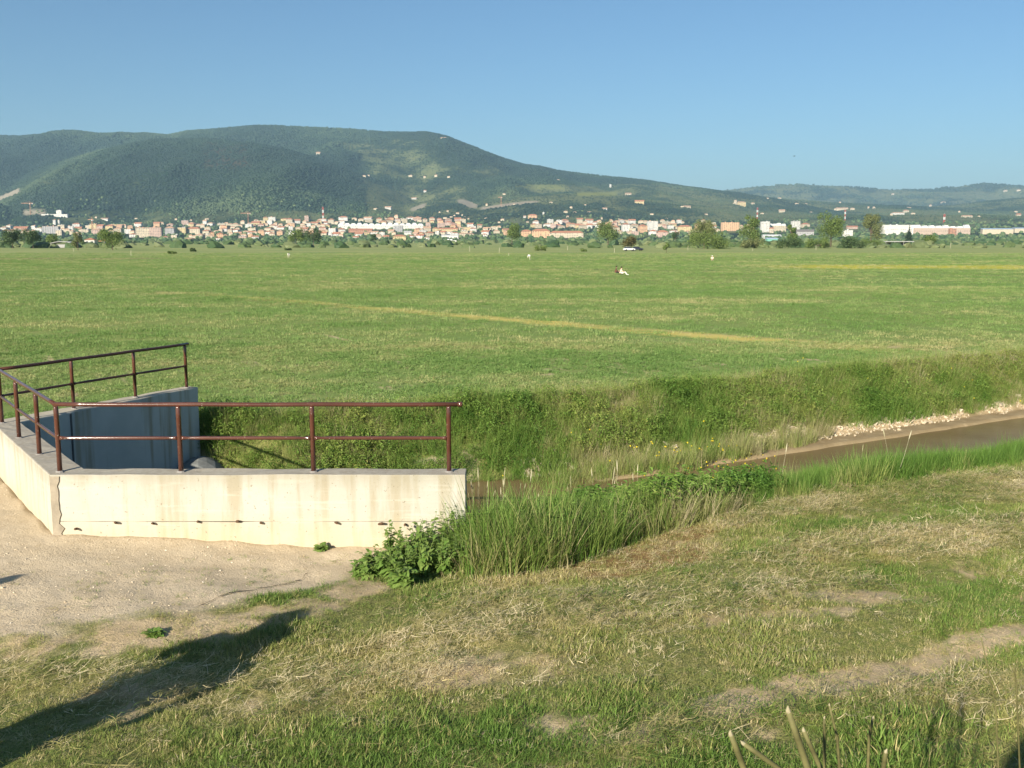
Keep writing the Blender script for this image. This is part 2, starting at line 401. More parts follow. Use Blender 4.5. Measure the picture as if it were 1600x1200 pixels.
def hill_masks(px, py, x, y):
    n1 = fbm(x / 260, y / 260, 90) - .5; n2 = fbm(x / 80, y / 80, 95) - .5
    box = lambda a, b, c, d, s=25, q=8: smooth((px - a) / s + .5) * smooth((b - px) / s + .5) * smooth((py - c) / q + .5) * smooth((d - py) / q + .5)
    ol = np.maximum(1.12 * box(575, 1700, 287, 352), .65 * box(560, 790, 232, 295))
    ol = np.maximum(ol, .5 * box(440, 700, 215, 245, 60)); ol = np.maximum(ol, .8 * box(60, 560, 328, 352))
    ol = np.maximum(ol, .42 * box(30, 230, 240, 325, 60)); ol = np.maximum(ol, .9 * smooth((py - 346) / 10))
    olive = smooth(ol * 1.2 + n1 * 2.6 + n2 * 1.0 - .62)
    bl = np.maximum.reduce([box(-60, 36, 290, 320, 6, 4) * (np.abs(py - (312 - px * .4) + n2 * 9) < 4.5), box(40, 74, 328, 336, 6, 4), box(716, 746, 312 , 325, 5, 3) * (np.abs(py - (312 + (px - 716) * .42)) < 5),
                            box(752, 842, 314, 328, 5, 3) * (np.abs(py - (326 - (px - 752) * .14)) < 2.2), .9 * box(642, 666, 318, 330, 5, 3) * (np.abs(py - (329 - (px - 642) * .4)) < 3)])
    pale = np.clip(bl + n2 * .8 * (bl > 0), 0, 1)
    meadow = np.maximum(box(900, 962, 300, 306, 8, 3), .5 * box(800, 880, 288, 296, 10, 4))
    brown = box(325, 395, 222, 262, 18, 10) * smooth(n1 * 3 + .9)
    return olive, pale, meadow, brown
OM, PM, MM, BM = hill_masks(HPX, HPY, HX, YY)
hi = np.arange(HX.size).reshape(HX.shape)
hq = np.stack([hi[:-1, :-1], hi[:-1, 1:], hi[1:, 1:], hi[1:, :-1]], -1).reshape(-1, 4)
hme = grid_mesh('hills', np.stack([HX, YY, HZ], -1).reshape(-1, 3), hq)
for k, v in (('olive', OM), ('pale', PM), ('meadow', MM), ('brown', BM)): fattr(hme, k, v)
h_ = Mat('wooded_hill'); hp = h_.pos()
n1 = h_.noise(.012, 5, .65, hp); n2 = h_.noise(.05, 4, .7, hp); n3 = h_.noise(.0025, 4, .6, hp)
c = h_.mix(h_.ramp(n1, .35, .65), (.013, .027, .014), (.026, .041, .018))
c = h_.mix(h_.ramp(n3, .42, .62), c, (.022, .044, .019))
c = h_.mix(h_.ramp(n2, .5, .72), c, (.020, .036, .018))
c = h_.mix(h_.attr('olive'), c, h_.mix(h_.ramp(n1, .4, .6), (.105, .125, .055), (.150, .160, .070)))
c = h_.mix(h_.attr('brown'), c, (.058, .050, .030))
c = h_.mix(h_.attr('meadow'), c, (.20, .21, .06))
c = h_.mix(h_.attr('pale'), c, (.30, .255, .185))
h_.finish(c, .95, h_.bump(n2, .6, 6), .05)
hills = obj('hills', hme, h_.m); tag(hills, kind='structure')

def on_hill(px, py):
    """where the line of sight through px, py meets the rising ground"""
    Y = np.arange(1500, 10500, 10.0); u = (px - 800) / FPX; v = (600 - py) / FPX
    k = Y / (CS + v * SN); hz = hill_z(u * k, Y); rz = (-SN + v * CS) * k
    hit = np.nonzero(rz <= hz)[0]
    i = hit[0] if len(hit) else 120
    return Vector((u * k[i], Y[i], max(float(hz[i]), ZF)))

# ------------------------------------------------------------------ scattering (stuff)
def source(name, meshes):
    c = bpy.data.collections.new(name)
    for i, me in enumerate(meshes):
        o = bpy.data.objects.new('%s_%02d' % (name, i), me); c.objects.link(o)
    return c
def scatter(name, pts, src, rot, scl, tint, kind='stuff', label=None, idx=None):
    me = bpy.data.meshes.new(name); n = len(pts)
    me.vertices.add(n); me.vertices.foreach_set('co', np.ascontiguousarray(pts, dtype=np.float32).ravel())
    a = me.attributes.new('rot', 'FLOAT_VECTOR', 'POINT'); a.data.foreach_set('vector', np.ascontiguousarray(rot, dtype=np.float32).ravel())
    a = me.attributes.new('scl', 'FLOAT_VECTOR', 'POINT'); a.data.foreach_set('vector', np.ascontiguousarray(scl, dtype=np.float32).ravel())
    fattr(me, 'tint', tint)
    k = len(src.objects)
    a = me.attributes.new('pick', 'INT', 'POINT')
    a.data.foreach_set('value', (rng.integers(0, k, n) if idx is None else idx).astype(np.int32))
    o = obj(name, me); tag(o, label, kind=kind)
    ng = bpy.data.node_groups.new(name, 'GeometryNodeTree')
    ng.interface.new_socket('Geometry', in_out='INPUT', socket_type='NodeSocketGeometry')
    ng.interface.new_socket('Geometry', in_out='OUTPUT', socket_type='NodeSocketGeometry')
    N = ng.nodes.new; L = ng.links.new
    gi = N('NodeGroupInput'); go = N('NodeGroupOutput'); ip = N('GeometryNodeInstanceOnPoints'); ci = N('GeometryNodeCollectionInfo')
    ci.inputs[0].default_value = src; ci.inputs[1].default_value = True; ci.inputs[2].default_value = True
    def na(nm, ty):
        q = N('GeometryNodeInputNamedAttribute'); q.data_type = ty; q.inputs[0].default_value = nm
        return next(s for s in q.outputs if s.enabled and s.name == 'Attribute')
    L(gi.outputs[0], ip.inputs['Points']); L(ci.outputs[0], ip.inputs['Instance']); ip.inputs['Pick Instance'].default_value = True
    L(na('pick', 'INT'), ip.inputs['Instance Index']); L(na('rot', 'FLOAT_VECTOR'), ip.inputs['Rotation']); L(na('scl', 'FLOAT_VECTOR'), ip.inputs['Scale'])
    L(ip.outputs[0], go.inputs[0])
    md = o.modifiers.new('scatter', 'NODES'); md.node_group = ng
    return o

def blade_tuft(nb, r, h0, h1, w, lean, seed, curl=.5, seg=3, flat=False):
    q = random.Random(seed); V = []; F = []
    for b in range(nb):
        a = q.uniform(0, 6.283); d = r * math.sqrt(q.random()); x, y = d * math.cos(a), d * math.sin(a)
        ln = q.uniform(h0, h1); az = a + q.gauss(0, .8) if not flat else q.gauss(flat, .95)
        th = abs(q.gauss(0, lean)) if not flat else q.uniform(1.25, 1.6)
        p = Vector((x, y, q.uniform(0, .05) if flat else -.02)); side = Vector((-math.sin(az), math.cos(az), 0))
        if q.random() < .5: side = (side + Vector((q.uniform(-1, 1), q.uniform(-1, 1), q.uniform(-.4, .4)))).normalized()
        k = len(V)
        for i in range(seg):
            ww = w * (1 - i / seg) ** .7 * q.uniform(.8, 1.1)
            V += [p - side * ww / 2, p + side * ww / 2]
            d_ = Vector((math.cos(az) * math.sin(th), math.sin(az) * math.sin(th), math.cos(th)))
            p = p + d_ * ln / seg
            th = th + curl * q.uniform(.4, 1.3) if not flat else th + q.uniform(-.22, .22)
            if flat: az += q.uniform(-.3, .3)
        V.append(p)
        for i in range(seg - 1): F.append((k + 2 * i, k + 2 * i + 1, k + 2 * i + 3, k + 2 * i + 2))
        F.append((k + 2 * seg - 2, k + 2 * seg - 1, k + 2 * seg))
    return mesh('tuft', V, F)
def leafy(nl, r, h, ls, seed, wide=.4):
    """a low plant of broad pointed leaves"""
    q = random.Random(seed); V = []; F = []
    for b in range(nl):
        a = q.uniform(0, 6.283); z = h * q.random() ** .7; d = r * math.sqrt(q.random()) * (1 - .45 * z / h)
        p = Vector((d * math.cos(a), d * math.sin(a), z)); az = a + q.gauss(0, .6); up = q.uniform(-.45, .7)
        L = ls * q.uniform(.6, 1.2); f = Vector((math.cos(az) * math.cos(up), math.sin(az) * math.cos(up), math.sin(up)))
        sd_ = Vector((-math.sin(az), math.cos(az), q.uniform(-.4, .4))).normalized(); nn = f.cross(sd_)
        k = len(V); w_ = L * wide
        V += [p, p + f * L * .4 + sd_ * w_ / 2 + nn * .12 * L, p + f * L * .45 - nn * .02 * L, p + f * L * .4 - sd_ * w_ / 2 + nn * .12 * L, p + f * L - Vector((0, 0, .15 * L))]
        F += [(k, k + 2, k + 1), (k, k + 3, k + 2), (k + 1, k + 2, k + 4), (k + 2, k + 3, k + 4)]
    return mesh('leafy', V, F)

def grass_mat(name, stops, transl=.3, var=.22):
    m = Mat(name); t = m.attr('tint', 'INSTANCER')
    rnd = m.n('ObjectInfo').outputs['Random']
    t = m.math('ADD', t, m.math('MULTIPLY', m.math('SUBTRACT', rnd, .5), .18))
    cr = m.t.nodes.new('ShaderNodeValToRGB'); m.t.links.new(t, cr.inputs[0])
    el = cr.color_ramp.elements
    el[0].position, el[0].color = stops[0][0], (*stops[0][1], 1); el[1].position, el[1].color = stops[-1][0], (*stops[-1][1], 1)
    for p_, c_ in stops[1:-1]:
        e = el.new(p_); e.color = (*c_, 1)
    isl = m.n('NewGeometry').outputs['Random Per Island']
    v = m.ramp(isl, 0, 1, 1 - var, 1 + var * 1.3)
    col = m.n('VectorMath', {'operation': 'SCALE'}, i0=cr.outputs[0], Scale=v).outputs[0]
    return m.finish(col, .62, None, .25, 0, transl)
STOPS = [(0.0, (.105, .205, .032)), (.3, (.190, .285, .058)), (.5, (.30, .325, .100)), (.7, (.36, .32, .16)), (1.0, (.56, .48, .30))]
GM = grass_mat('grass', STOPS)
MOWN = grass_mat('mown_grass', [(0.0, (.115, .205, .036)), (.25, (.195, .270, .058)), (.5, (.34, .330, .110)), (.75, (.54, .44, .215)), (1.0, (.80, .68, .43))])
FIELDG = grass_mat('meadow_grass', [(0.0, (.135, .235, .058)), (.3, (.205, .305, .088)), (.5, (.305, .345, .130)), (.75, (.46, .42, .19)), (1.0, (.60, .52, .30))])
LM = grass_mat('weed_leaves', [(0, (.080, .170, .026)), (.5, (.18, .275, .052)), (1, (.33, .34, .09))], .3, .25)
def with_mat(ms, m):
    for x in ms: x.materials.append(m)
    return ms
short_src = source('short_tuft', with_mat([blade_tuft(30, .075, .03, .09, .0058, .55, 100 + i) for i in range(7)], MOWN))
hay_src = source('cut_hay', with_mat([blade_tuft(20, .13, .04, .15, .006, .5, 200 + i, flat=.01 + 1e-3 * i) for i in range(5)] + [blade_tuft(6, .16, .12, .28, .006, .5, 220, flat=.01)], MOWN))
mead_src = source('meadow_tuft', with_mat([blade_tuft(20, .11, .05, .15, .011, .45, 300 + i) for i in range(4)] + [leafy(14, .11, .06, .08, 340, .45)], FIELDG))
big_src = source('meadow_clump', with_mat([blade_tuft(34, .35, .08, .22, .022, .5, 350 + i) for i in range(4)], FIELDG))
tall_src = source('tall_tuft', with_mat([blade_tuft(34, .16, .16, .60, .0085, .20, 400 + i, .20, 4) for i in range(5)], GM))
weed_src = source('bank_weed', with_mat([leafy(60, .19, .30, .065, 500 + i, .36) for i in range(4)], LM))

def normal_rand(n, tilt): return np.stack([rng.normal(0, tilt, n), rng.normal(0, tilt, n), rng.uniform(0, 6.283, n)], -1)
def in_view(x, y, pad=80):
    d = y * CS + 3.9 * SN
    return np.abs(x / d * FPX) < 800 + pad
def rect(n, x0, x1, y0, y1): return rng.uniform(x0, x1, n), rng.uniform(y0, y1, n)
def uni(n, a, b): return rng.uniform(a, b, n)

# mown verge in front
x, y = rect(290000, -9, 20, 5.0, 21)
k = masks(x, y); s, t = k['s'], k['t']
ok = in_view(x, y) & (t < np.interp(s, S_G, T_G) + .25) & (s > -3) & ~((y > 12.3) & (x < -.3))
dens = (1 - .97 * k['gravel']) * (1 - .86 * k['bare']) * (1 - .35 * k['hay'])
clump = smooth(fbm(x * 1.3, y * 1.3, 77) * 2.6 - .75)
dens = dens * (.45 + .55 * clump) * np.where(y > 13, .75, 1)
ok &= rng.random(len(x)) < dens
x, y = x[ok], y[ok]; kk = {a: b[ok] for a, b in k.items()}
n = len(x); sc = uni(n, .45, 1.15) * (.62 + .75 * clump[ok]) * np.where(kk['gravel'] > .3, .6, 1) * (1 - .45 * kk['bare']) * (1 + 1.1 * ell(x, y, 1560, 1165, 1.3, .8, .2, -3.6))
tint = np.clip(.22 + 1.0 * kk['n3'] + .30 * kk['dry'] + .20 * kk['hay'] + .20 * kk['bare'] + .15 * (1 - clump[ok]) + rng.normal(0, .10, n), 0, 1)
tint = np.where(rng.random(n) < .10, np.clip(tint + .45, 0, 1), tint)
scatter('mown_grass', np.stack([x, y, ground_z(x, y)], -1), short_src, normal_rand(n, .18), np.stack([sc, sc, sc * uni(n, .8, 1.2)], -1), tint, label='short mown grass on the verge in front of the ditch')
# cut hay lying in swathes
x, y = rect(90000, -9, 20, 5.0, 21)
k = masks(x, y); s, t = k['s'], k['t']
ok = in_view(x, y) & (t < np.interp(s, S_G, T_G) + .1) & (s > -3) & ~((y > 12.3) & (x < -.3))
ok &= rng.random(len(x)) < np.clip(.06 + .58 * k['hay'] + .16 * k['dry'], 0, 1) * (1 - .95 * k['gravel']) * (1 - .6 * k['bare'])
x, y = x[ok], y[ok]; kk = {a: b[ok] for a, b in k.items()}; n = len(x); sc = uni(n, .6, 1.3)
rot = np.stack([rng.normal(0, .12, n), rng.normal(0, .12, n), rng.normal(.45, .55, n)], -1)
lift = kk['hay'] * (.04 + .10 * smooth(fbm(x * .8, y * .8, 99) * 2 - .5)) * rng.random(n)
tint = np.clip(.54 + .30 * rng.normal(0, 1, n) + .15 * kk['dry'] + 1.0 * kk['n3'], .05, 1)
scatter('cut_hay', np.stack([x, y, ground_z(x, y) + lift], -1), hay_src, rot, np.stack([sc] * 3, -1), tint, label='cut hay lying in swathes on the mown verge')
x, y = rect(30000, -9, 20, 5.0, 19); k = masks(x, y)
ok = in_view(x, y) & (k['t'] < np.interp(k['s'], S_G, T_G)) & (k['s'] > -3) & ~((y > 12.3) & (x < -.3)) & (rng.random(len(x)) < (1 - .93 * k['gravel'])); x, y = x[ok], y[ok]; n = len(x); sc = uni(n, .25, .6)
scatter('straw_litter', np.stack([x, y, ground_z(x, y) + uni(n, 0, .03)], -1), hay_src, normal_rand(n, .15), np.stack([sc] * 3, -1), np.clip(rng.normal(.55, .25, n), 0, 1), label='short bits of dry straw littering the mown verge')
# pebbles and crumbs on the gravel
def clod(seed, sub=1):
    bm = bmesh.new(); bmesh.ops.create_icosphere(bm, subdivisions=sub, radius=1); q = random.Random(seed)
    for v in bm.verts: v.co *= q.uniform(.65, 1.2); v.co.z *= .7
    me = bpy.data.meshes.new('clod'); bm.to_mesh(me); bm.free(); return me
stone_m = grass_mat('stones', [(0, (.34, .27, .18)), (.5, (.48, .40, .28)), (1, (.64, .58, .48))], 0.001, .15)
stone_src = source('pebble', with_mat([clod(i) for i in range(4)], stone_m))
x, y = rect(15000, -11, 0, 8.5, 16); k = masks(x, y)
ok = in_view(x, y) & (k['gravel'] > .5) & ~((y > 12.62) & (k['s'] > -.45)) & (rng.random(len(x)) < .15 + .85 * smooth(fbm(x * 1.1, y * 1.1, 66) * 3 - 1.1))
x, y = x[ok], y[ok]; n = len(x); sc = np.exp(rng.normal(-5.15, .5, n))
scatter('gravel', np.stack([x, y, ground_z(x, y)], -1), stone_src, normal_rand(n, 1), np.stack([sc, sc, sc * .8], -1), np.clip(rng.normal(.42, .22, n), 0, 1), label='small stones strewn over the pale gravel')
# pale crumbled clods along the waterline of the far bank
s = uni(6500, 9.5, 34); t = np.interp(s, S_F, T_FB) + rng.normal(.20, .17, 6500) + .25 * (fbm(s * .8, s * 0, 12) - .4)
x, y = to_xy(s, t); keep = rng.random(6500) < smooth(fbm(s * 1.3, s * 0 + 4, 15, 3) * 4 - 1.3) * np.where(s < 15, .5, 1); x, y = x[keep], y[keep]; n = len(x); sc = np.exp(rng.normal(-3.6, .5, n))
scatter('pale_clods', np.stack([x, y, ground_z(x, y) + .02], -1), source('clod', with_mat([clod(20 + i) for i in range(4)], grass_mat('dry_clod', [(0, (.28, .22, .14)), (1, (.52, .44, .32))], .001, .15))),
        normal_rand(n, .6), np.stack([sc * uni(n, .5, 1.6), sc * .8, sc * uni(n, .4, 1.1)], -1), rng.random(n), label='pale crumbled clods along the waterline of the far bank')
# meadow beyond the ditch
def meadow(name, N, x0, x1, y0, y1, src, smin, smax, dmin, label):
    x, y = rect(N, x0, x1, y0, y1); s, t = to_st(x, y)
    ok = in_view(x, y) & (t > np.where(s < -.35, 2.6, np.interp(s, S_F, T_FT) - .05)) & (rng.random(N) < dmin + (1 - dmin) * smooth(fbm(x * .6, y * .6, 88) * 2.4 - .6))
    dl = np.maximum(line_mask(x, y, [(330, 461), (1300, 541), (1480, 546)], .9, ZF) * smooth(fbm(x * .3, y * .3, 203) * 3 - .9) * np.clip(.35 + (x + 22) / 40, .2, 1), line_mask(x, y, [(1255, 417), (1800, 417)], 13, ZF))
    ok &= rng.random(N) > .75 * dl
    x, y = x[ok], y[ok]; dl = dl[ok]; n = len(x); sc = uni(n, smin, smax)
    tint = np.clip(.35 * dl + .33 + .85 * (fbm(x * .12, y * .22, 71) - .5) + .6 * (fbm(x * .7, y * .7, 73) - .5) + rng.normal(0, .09, n), 0, .8)
    scatter(name, np.stack([x, y, ground_z(x, y)], -1), src, normal_rand(n, .15), np.stack([sc, sc, sc * uni(n, .7, 1.2)], -1), tint, label=label)
meadow('meadow_grass', 80000, -21, 23, 16, 38, mead_src, .6, 1.25, .25, 'short green grass of the meadow beyond the ditch')
meadow('meadow_grass', 34000, -40, 42, 36, 85, big_src, .5, 1.0, .3, 'green grass further out on the wide meadow')
meadow('meadow_grass', 52000, -90, 90, 80, 185, big_src, .6, 1.3, .15, 'distant green grass of the wide meadow')
meadow('meadow_grass', 40000, -150, 150, 175, 300, big_src, .7, 1.6, .08, 'farthest grass of the wide meadow before the town')
# banks
def bank(name, N, s0, s1, lo, hi, src, smin, smax, tb, label, dens=lambda s, t, x, y: 1.0, tilt=.15):
    s = uni(N, s0, s1); f = rng.random(N); a, b = lo(s), hi(s); t = a + (b - a) * f; x, y = to_xy(s, t)
    ok = in_view(x, y, 200) & (rng.random(N) < dens(s, f, x, y)) & ~((x < -.5) & (y < 13.1) & (y > 12.5)); s, t, x, y, f = s[ok], t[ok], x[ok], y[ok], f[ok]; n = len(x)
    z = ground_z(x, y); ok = z > ZW - .12; s, t, x, y, f, z = s[ok], t[ok], x[ok], y[ok], f[ok], z[ok]; n = len(x)
    sc = uni(n, smin, smax) * (.45 + 1.1 * fbm(x * .8, y * .8, 44)) * np.where(name == 'near_bank_grass', (.88 + .55 * smooth((8.0 - s) / 3.0) - .22 * smooth((s - 12) / 3)) * np.where(x < -.45, .30 + .5 * smooth((x + 1.0) / .55), 1.0) * np.where(rng.random(n) < .4, rng.uniform(.4, .8, n), 1.0), 1.0)
    tint = np.clip(tb + 1.25 * (fbm(x * .5, y * .5, 46) - .5) + rng.normal(0, .16, n) + (.4 * (f < .10) * rng.random(n) if name == 'near_bank_grass' else 0), 0, 1)
    if name == 'edge_grass': sc = sc * (1.05 - f)
    scatter(name, np.stack([x, y, z], -1), src, normal_rand(n, tilt), np.stack([sc, sc, sc * uni(n, .8, 1.25)], -1), tint, label=label)
FB = lambda s: np.interp(s, S_F, T_FB); FT = lambda s: np.interp(s, S_F, T_FT); NT = lambda s: np.interp(s, S_G, T_G); NB = lambda s: np.interp(s, S_N, T_NB)
bank('far_bank_grass', 11000, 3.45, 36, lambda s: FB(s) + np.interp(s, [12.5, 19], [-1.1, .15]) + .9 * (fbm(s * .9, s * 0 + 2, 57, 3) - .5) * (s < 20), lambda s: FT(s) + .6, tall_src, .30, 1.0, .40, 'rough uncut grass on the far bank of the ditch')
bank('far_bank_weeds', 9000, 3.5, 36, lambda s: FB(s) + .3, lambda s: FT(s) + .25, weed_src, .45, 1.25, .46, 'dense leafy weeds on the far bank of the ditch', lambda s, f, x, y: .3 + .7 * smooth(fbm(x * .9, y * .9, 49) * 3.4 - 1.2))
bank('near_bank_grass', 18000, 3.6, 34, lambda s: NT(s) + .05, lambda s: NB(s) + .1, tall_src, .6, 1.2, .13, 'tall green grass on the near bank of the ditch', lambda s, f, x, y: np.where((s > 9) & (f < .12), .5, 1.0))
bank('near_bank_weeds', 3000, 4.6, 12.5, lambda s: NT(s) + .3, lambda s: NB(s), weed_src, .7, 1.6, .22, 'dark leafy weeds among the grass of the near bank', lambda s, f, x, y: np.maximum(smooth(fbm(x * .8, y * .8, 48) * 3 - 1.0), .7 * (np.abs(s - 7.6) < 2)))
bank('wall_foot_grass', 1100, 1.8, 4.5, lambda s: FB(s) - 1.5, lambda s: FB(s) - .35, tall_src, .5, .9, .30, 'grass growing on silt inside the culvert basin', lambda s, f, x, y: .0 + (s > 2.9))
bank('edge_grass', 5200, 3.4, 36, lambda s: FT(s) - .3, lambda s: FT(s) + 3.2, tall_src, .30, .75, .42, 'taller stray grass along the far edge of the ditch', lambda s, f, x, y: (1 - f) ** 1.6 * (.35 + .65 * smooth(fbm(x * .7, y * .7, 53) * 3 - 1.0)))
# seed heads
def seed_stalk(seed, head=True):
    q = random.Random(seed); b = MB(); h = q.uniform(.65, .95); l = Vector((q.gauss(0, .10), q.gauss(0, .10), h))
    b.tube([(0, 0, 0), l * .5 + Vector((.01, 0, 0)), l * .86], [.0022, .002, .0016], 4)
    b.tube([l * .84, l * .9, l * .97, l * 1.03], [.003, .008, .007, .002], 5)
    return mesh('seed', b.v, b.f)
sm = grass_mat('seed_heads', [(0, (.30, .28, .14)), (1, (.55, .50, .34))], .2, .2)
pts = []
for (px, py, m, sp) in ((770, 700, 16, .40), (745, 705, 3, .2), (820, 720, 6, .5), (945, 712, 7, .4), (1150, 720, 8, 2.0), (880, 740, 5, .8)):
    p = gp(px, py + 60, -4.6)
    for _ in range(m): pts.append((p[0] + random.gauss(0, sp), p[1] + random.gauss(0, .35)))
pts = np.array(pts); n = len(pts)
scatter('seeding_grass', np.stack([pts[:, 0], pts[:, 1], ground_z(pts[:, 0], pts[:, 1])], -1), source('seed_stalk', with_mat([seed_stalk(i) for i in range(5)], sm)), normal_rand(n, .06),
        np.stack([uni(n, .8, 1.25)] * 3, -1), rng.random(n), label='pale seed heads standing above the bank grass')
# yellow flowers
fl = clod(77, 1); flm = simple('yellow_petals', (.55, .42, .02), .6); fl.materials.append(flm); fsrc = source('flower', [fl])
x, y = [], []
for px, py, m, sx_, sy_, z in ((1112, 688, 60, .9, .6, -4.4), (1010, 690, 18, 1.6, .5, -4.4), (1500, 600, 14, 2.5, .6, -4.2)):
    p = gp(px, py, z)
    x += [p[0] + random.gauss(0, sx_) for _ in range(m)]; y += [p[1] + random.gauss(0, sy_) for _ in range(m)]
x = np.array(x); y = np.array(y); n = len(x); sc = uni(n, .012, .028)
scatter('yellow_flowers', np.stack([x, y, ground_z(x, y) + uni(n, .25, .5)], -1), fsrc, normal_rand(n, .5), np.stack([sc] * 3, -1), rng.random(n), label='small yellow flowers on the far bank weeds')

# woods on the hills
def blob(seed):
    bm = bmesh.new(); bmesh.ops.create_icosphere(bm, subdivisions=2, radius=1); q = random.Random(seed)
    for v in bm.verts: v.co *= q.uniform(.72, 1.18)
    me = bpy.data.meshes.new('crown'); bm.to_mesh(me); bm.free(); return me
wood_m = grass_mat('wood_crowns', [(0, (.010, .022, .012)), (.5, (.019, .036, .016)), (1, (.055, .076, .032))], .001, .3)
wood_src = source('wood_crown', with_mat([blob(i) for i in range(4)], wood_m))
def wood(N, y0, y1, r0, r1):
    v = rng.random(N); y = np.sqrt(y0 * y0 + v * (y1 * y1 - y0 * y0)); x = uni(N, -.60, .60) * y; z = hill_z(x, y)
    px = 800 + FPX * x / y / CS; q = z / y; py = 600 - FPX * (q * CS + SN) / (CS - q * SN)
    ol, pa, me_, br = hill_masks(px, py, x, y)
    lowland = smooth((346 - py) / 12)
    ok = (rng.random(N) < (1 - .72 * ol) * (1 - pa) * (1 - me_) * (1 - .25 * br) * (.15 + .85 * lowland)) & (pa < .15)
    x, y, z, ol, br = x[ok], y[ok], z[ok], ol[ok], br[ok]; n = len(x); sc = uni(n, r0, r1) * (1 - .45 * ol)
    tint = np.clip(.30 + 1.9 * (fbm(x / 480, y / 480, 33) - .5) + .35 * ol + rng.normal(0, .10, n), 0, 1)
    return np.stack([x, y, z + sc * .25], -1), np.stack([sc, sc, sc * uni(n, .5, .85)], -1), tint
A = [wood(120000, 2700, 5200, 3.2, 6.0), wood(100000, 5200, 7200, 4.5, 8.0), wood(40000, 7200, 10300, 9, 16)]
pts = np.concatenate([a[0] for a in A]); sc = np.concatenate([a[1] for a in A]); ti = np.concatenate([a[2] for a in A])
scatter('hillside_woods', pts, wood_src, normal_rand(len(pts), .3), sc, ti, label='dense woods covering the hills behind the town')

# ------------------------------------------------------------------ concrete culvert mouth
cm = Mat('concrete'); cp = cm.pos(); nrm = cm.n('NewGeometry').outputs['Normal']
nz = cm.n('SeparateXYZ', None, Vector=nrm).outputs[2]; cz = cm.n('SeparateXYZ', None, Vector=cp).outputs[2]
big = cm.noise(1.1, 4, .6, cp); fine = cm.noise(14, 4, .65, cp); grit = cm.noise(90, 3, .7, cp)
streak = cm.noise(5.5, 4, .6, cm.scaled(cp, 1, 1, .10)); lay_ = cm.noise(3.0, 4, .6, cm.scaled(cp, .35, .35, 5))
cc = cm.mix(cm.ramp(big, .3, .7), (.40, .38, .315), (.475, .455, .39))
cc = cm.mix(cm.math('MULTIPLY', cm.ramp(streak, .50, .68), .75), cc, (.35, .30, .205))
cc = cm.mix(cm.math('MULTIPLY', cm.ramp(lay_, .55, .68), .45), cc, (.54, .51, .42))
cc = cm.mix(cm.math('MULTIPLY', cm.ramp(cm.math('ADD', cz, cm.math('MULTIPLY', big, .3)), -3.85, -3.35, 1, 0), .45), cc, (.56, .43, .22))
cc = cm.mix(cm.math('MULTIPLY', cm.ramp(fine, .60, .72), .35), cc, (.34, .29, .20))
cc = cm.mix(cm.math('MULTIPLY', cm.ramp(cm.noise(26, 2, .5, cp), .68, .74), .7), cc, (.20, .17, .12))
cc = cm.mix(cm.math('MULTIPLY', cm.ramp(nz, .6, .9), .8), cc, cm.mix(cm.ramp(fine, .35, .65), (.30, .255, .20), (.40, .36, .29)))
topd = cm.math('MULTIPLY', cm.ramp(cm.math('ADD', cz, cm.math('MULTIPLY', streak, .45)), -3.02, -2.78), cm.ramp(nz, .3, .6, 1, 0))
cc = cm.mix(cm.math('MULTIPLY', topd, .65), cc, (.30, .265, .19))
hgt = cm.math('ADD', cm.math('MULTIPLY', fine, .7), cm.math('MULTIPLY', grit, .3))
CONC = cm.finish(cc, .9, cm.bump(hgt, .45, .012), .15)
# greyer concrete for the far wing wall, with rust-brown runs
im = Mat('damp_concrete'); ip_ = im.pos(); b1 = im.noise(1.2, 4, .6, ip_)
s1 = im.noise(2.6, 4, .6, im.scaled(ip_, 1, 1, .06)); f1 = im.noise(14, 4, .65, ip_)
ic = im.mix(im.ramp(b1, .3, .7), (.40, .415, .39), (.50, .505, .47))
ic = im.mix(im.math('MULTIPLY', im.ramp(s1, .56, .66), .6), ic, (.25, .20, .11))
ic = im.mix(im.math('MULTIPLY', im.ramp(im.n('SeparateXYZ', None, Vector=im.n('NewGeometry').outputs['Normal']).outputs[2], .6, .9), .9), ic, (.45, .39, .29))
DAMP = im.finish(ic, .88, im.bump(f1, .4, .01), .2)
cul = empty('culvert_wall', (-6, 12.8, -5.4)); tag(cul, 'pale concrete culvert head with two wing walls flanking the mouth of the ditch', 'concrete wall')
cul.location = (0, 0, 0)
PO0, PI0, PI1, PO1 = (-6.03, 12.63), (-5.72, 12.98), (-8.30, 16.45), (-8.82, 16.50)
WT = -3.03
def rough_prism(name, poly, z0, z1, m, parent, bev=.018, cut=.25, amp=.008):
    b = MB(); b.prism(poly, z0, z1); o = b.build(name, m, parent)
    me = o.data; bm = bmesh.new(); bm.from_mesh(me)
    L = max(e.calc_length() for e in bm.edges)
    for _ in range(7):
        es = [e for e in bm.edges if e.calc_length() > cut * 1.5]
        if not es or len(bm.faces) > 3500: break
        bmesh.ops.subdivide_edges(bm, edges=es, cuts=1, use_grid_fill=True)
    co = np.array([v.co for v in bm.verts])
    d = fbm(co[:, 0] * 3 + co[:, 1] * 2, co[:, 2] * 3, 17) - .5; d2 = fbm(co[:, 0] * 5, co[:, 1] * 5, 18, 2) - .5
    for i, v in enumerate(bm.verts):
        v.co += Vector((v.normal.x, v.normal.y, 0)) * d[i] * amp * 2
        if co[i, 2] > z1 - .01: v.co.z += d2[i] * amp * 3.2
    bm.to_mesh(me); bm.free()
    b_ = o.modifiers.new('bevel', 'BEVEL'); b_.width = bev; b_.segments = 2; b_.limit_method = 'ANGLE'; b_.angle_limit = R(50)
    return o
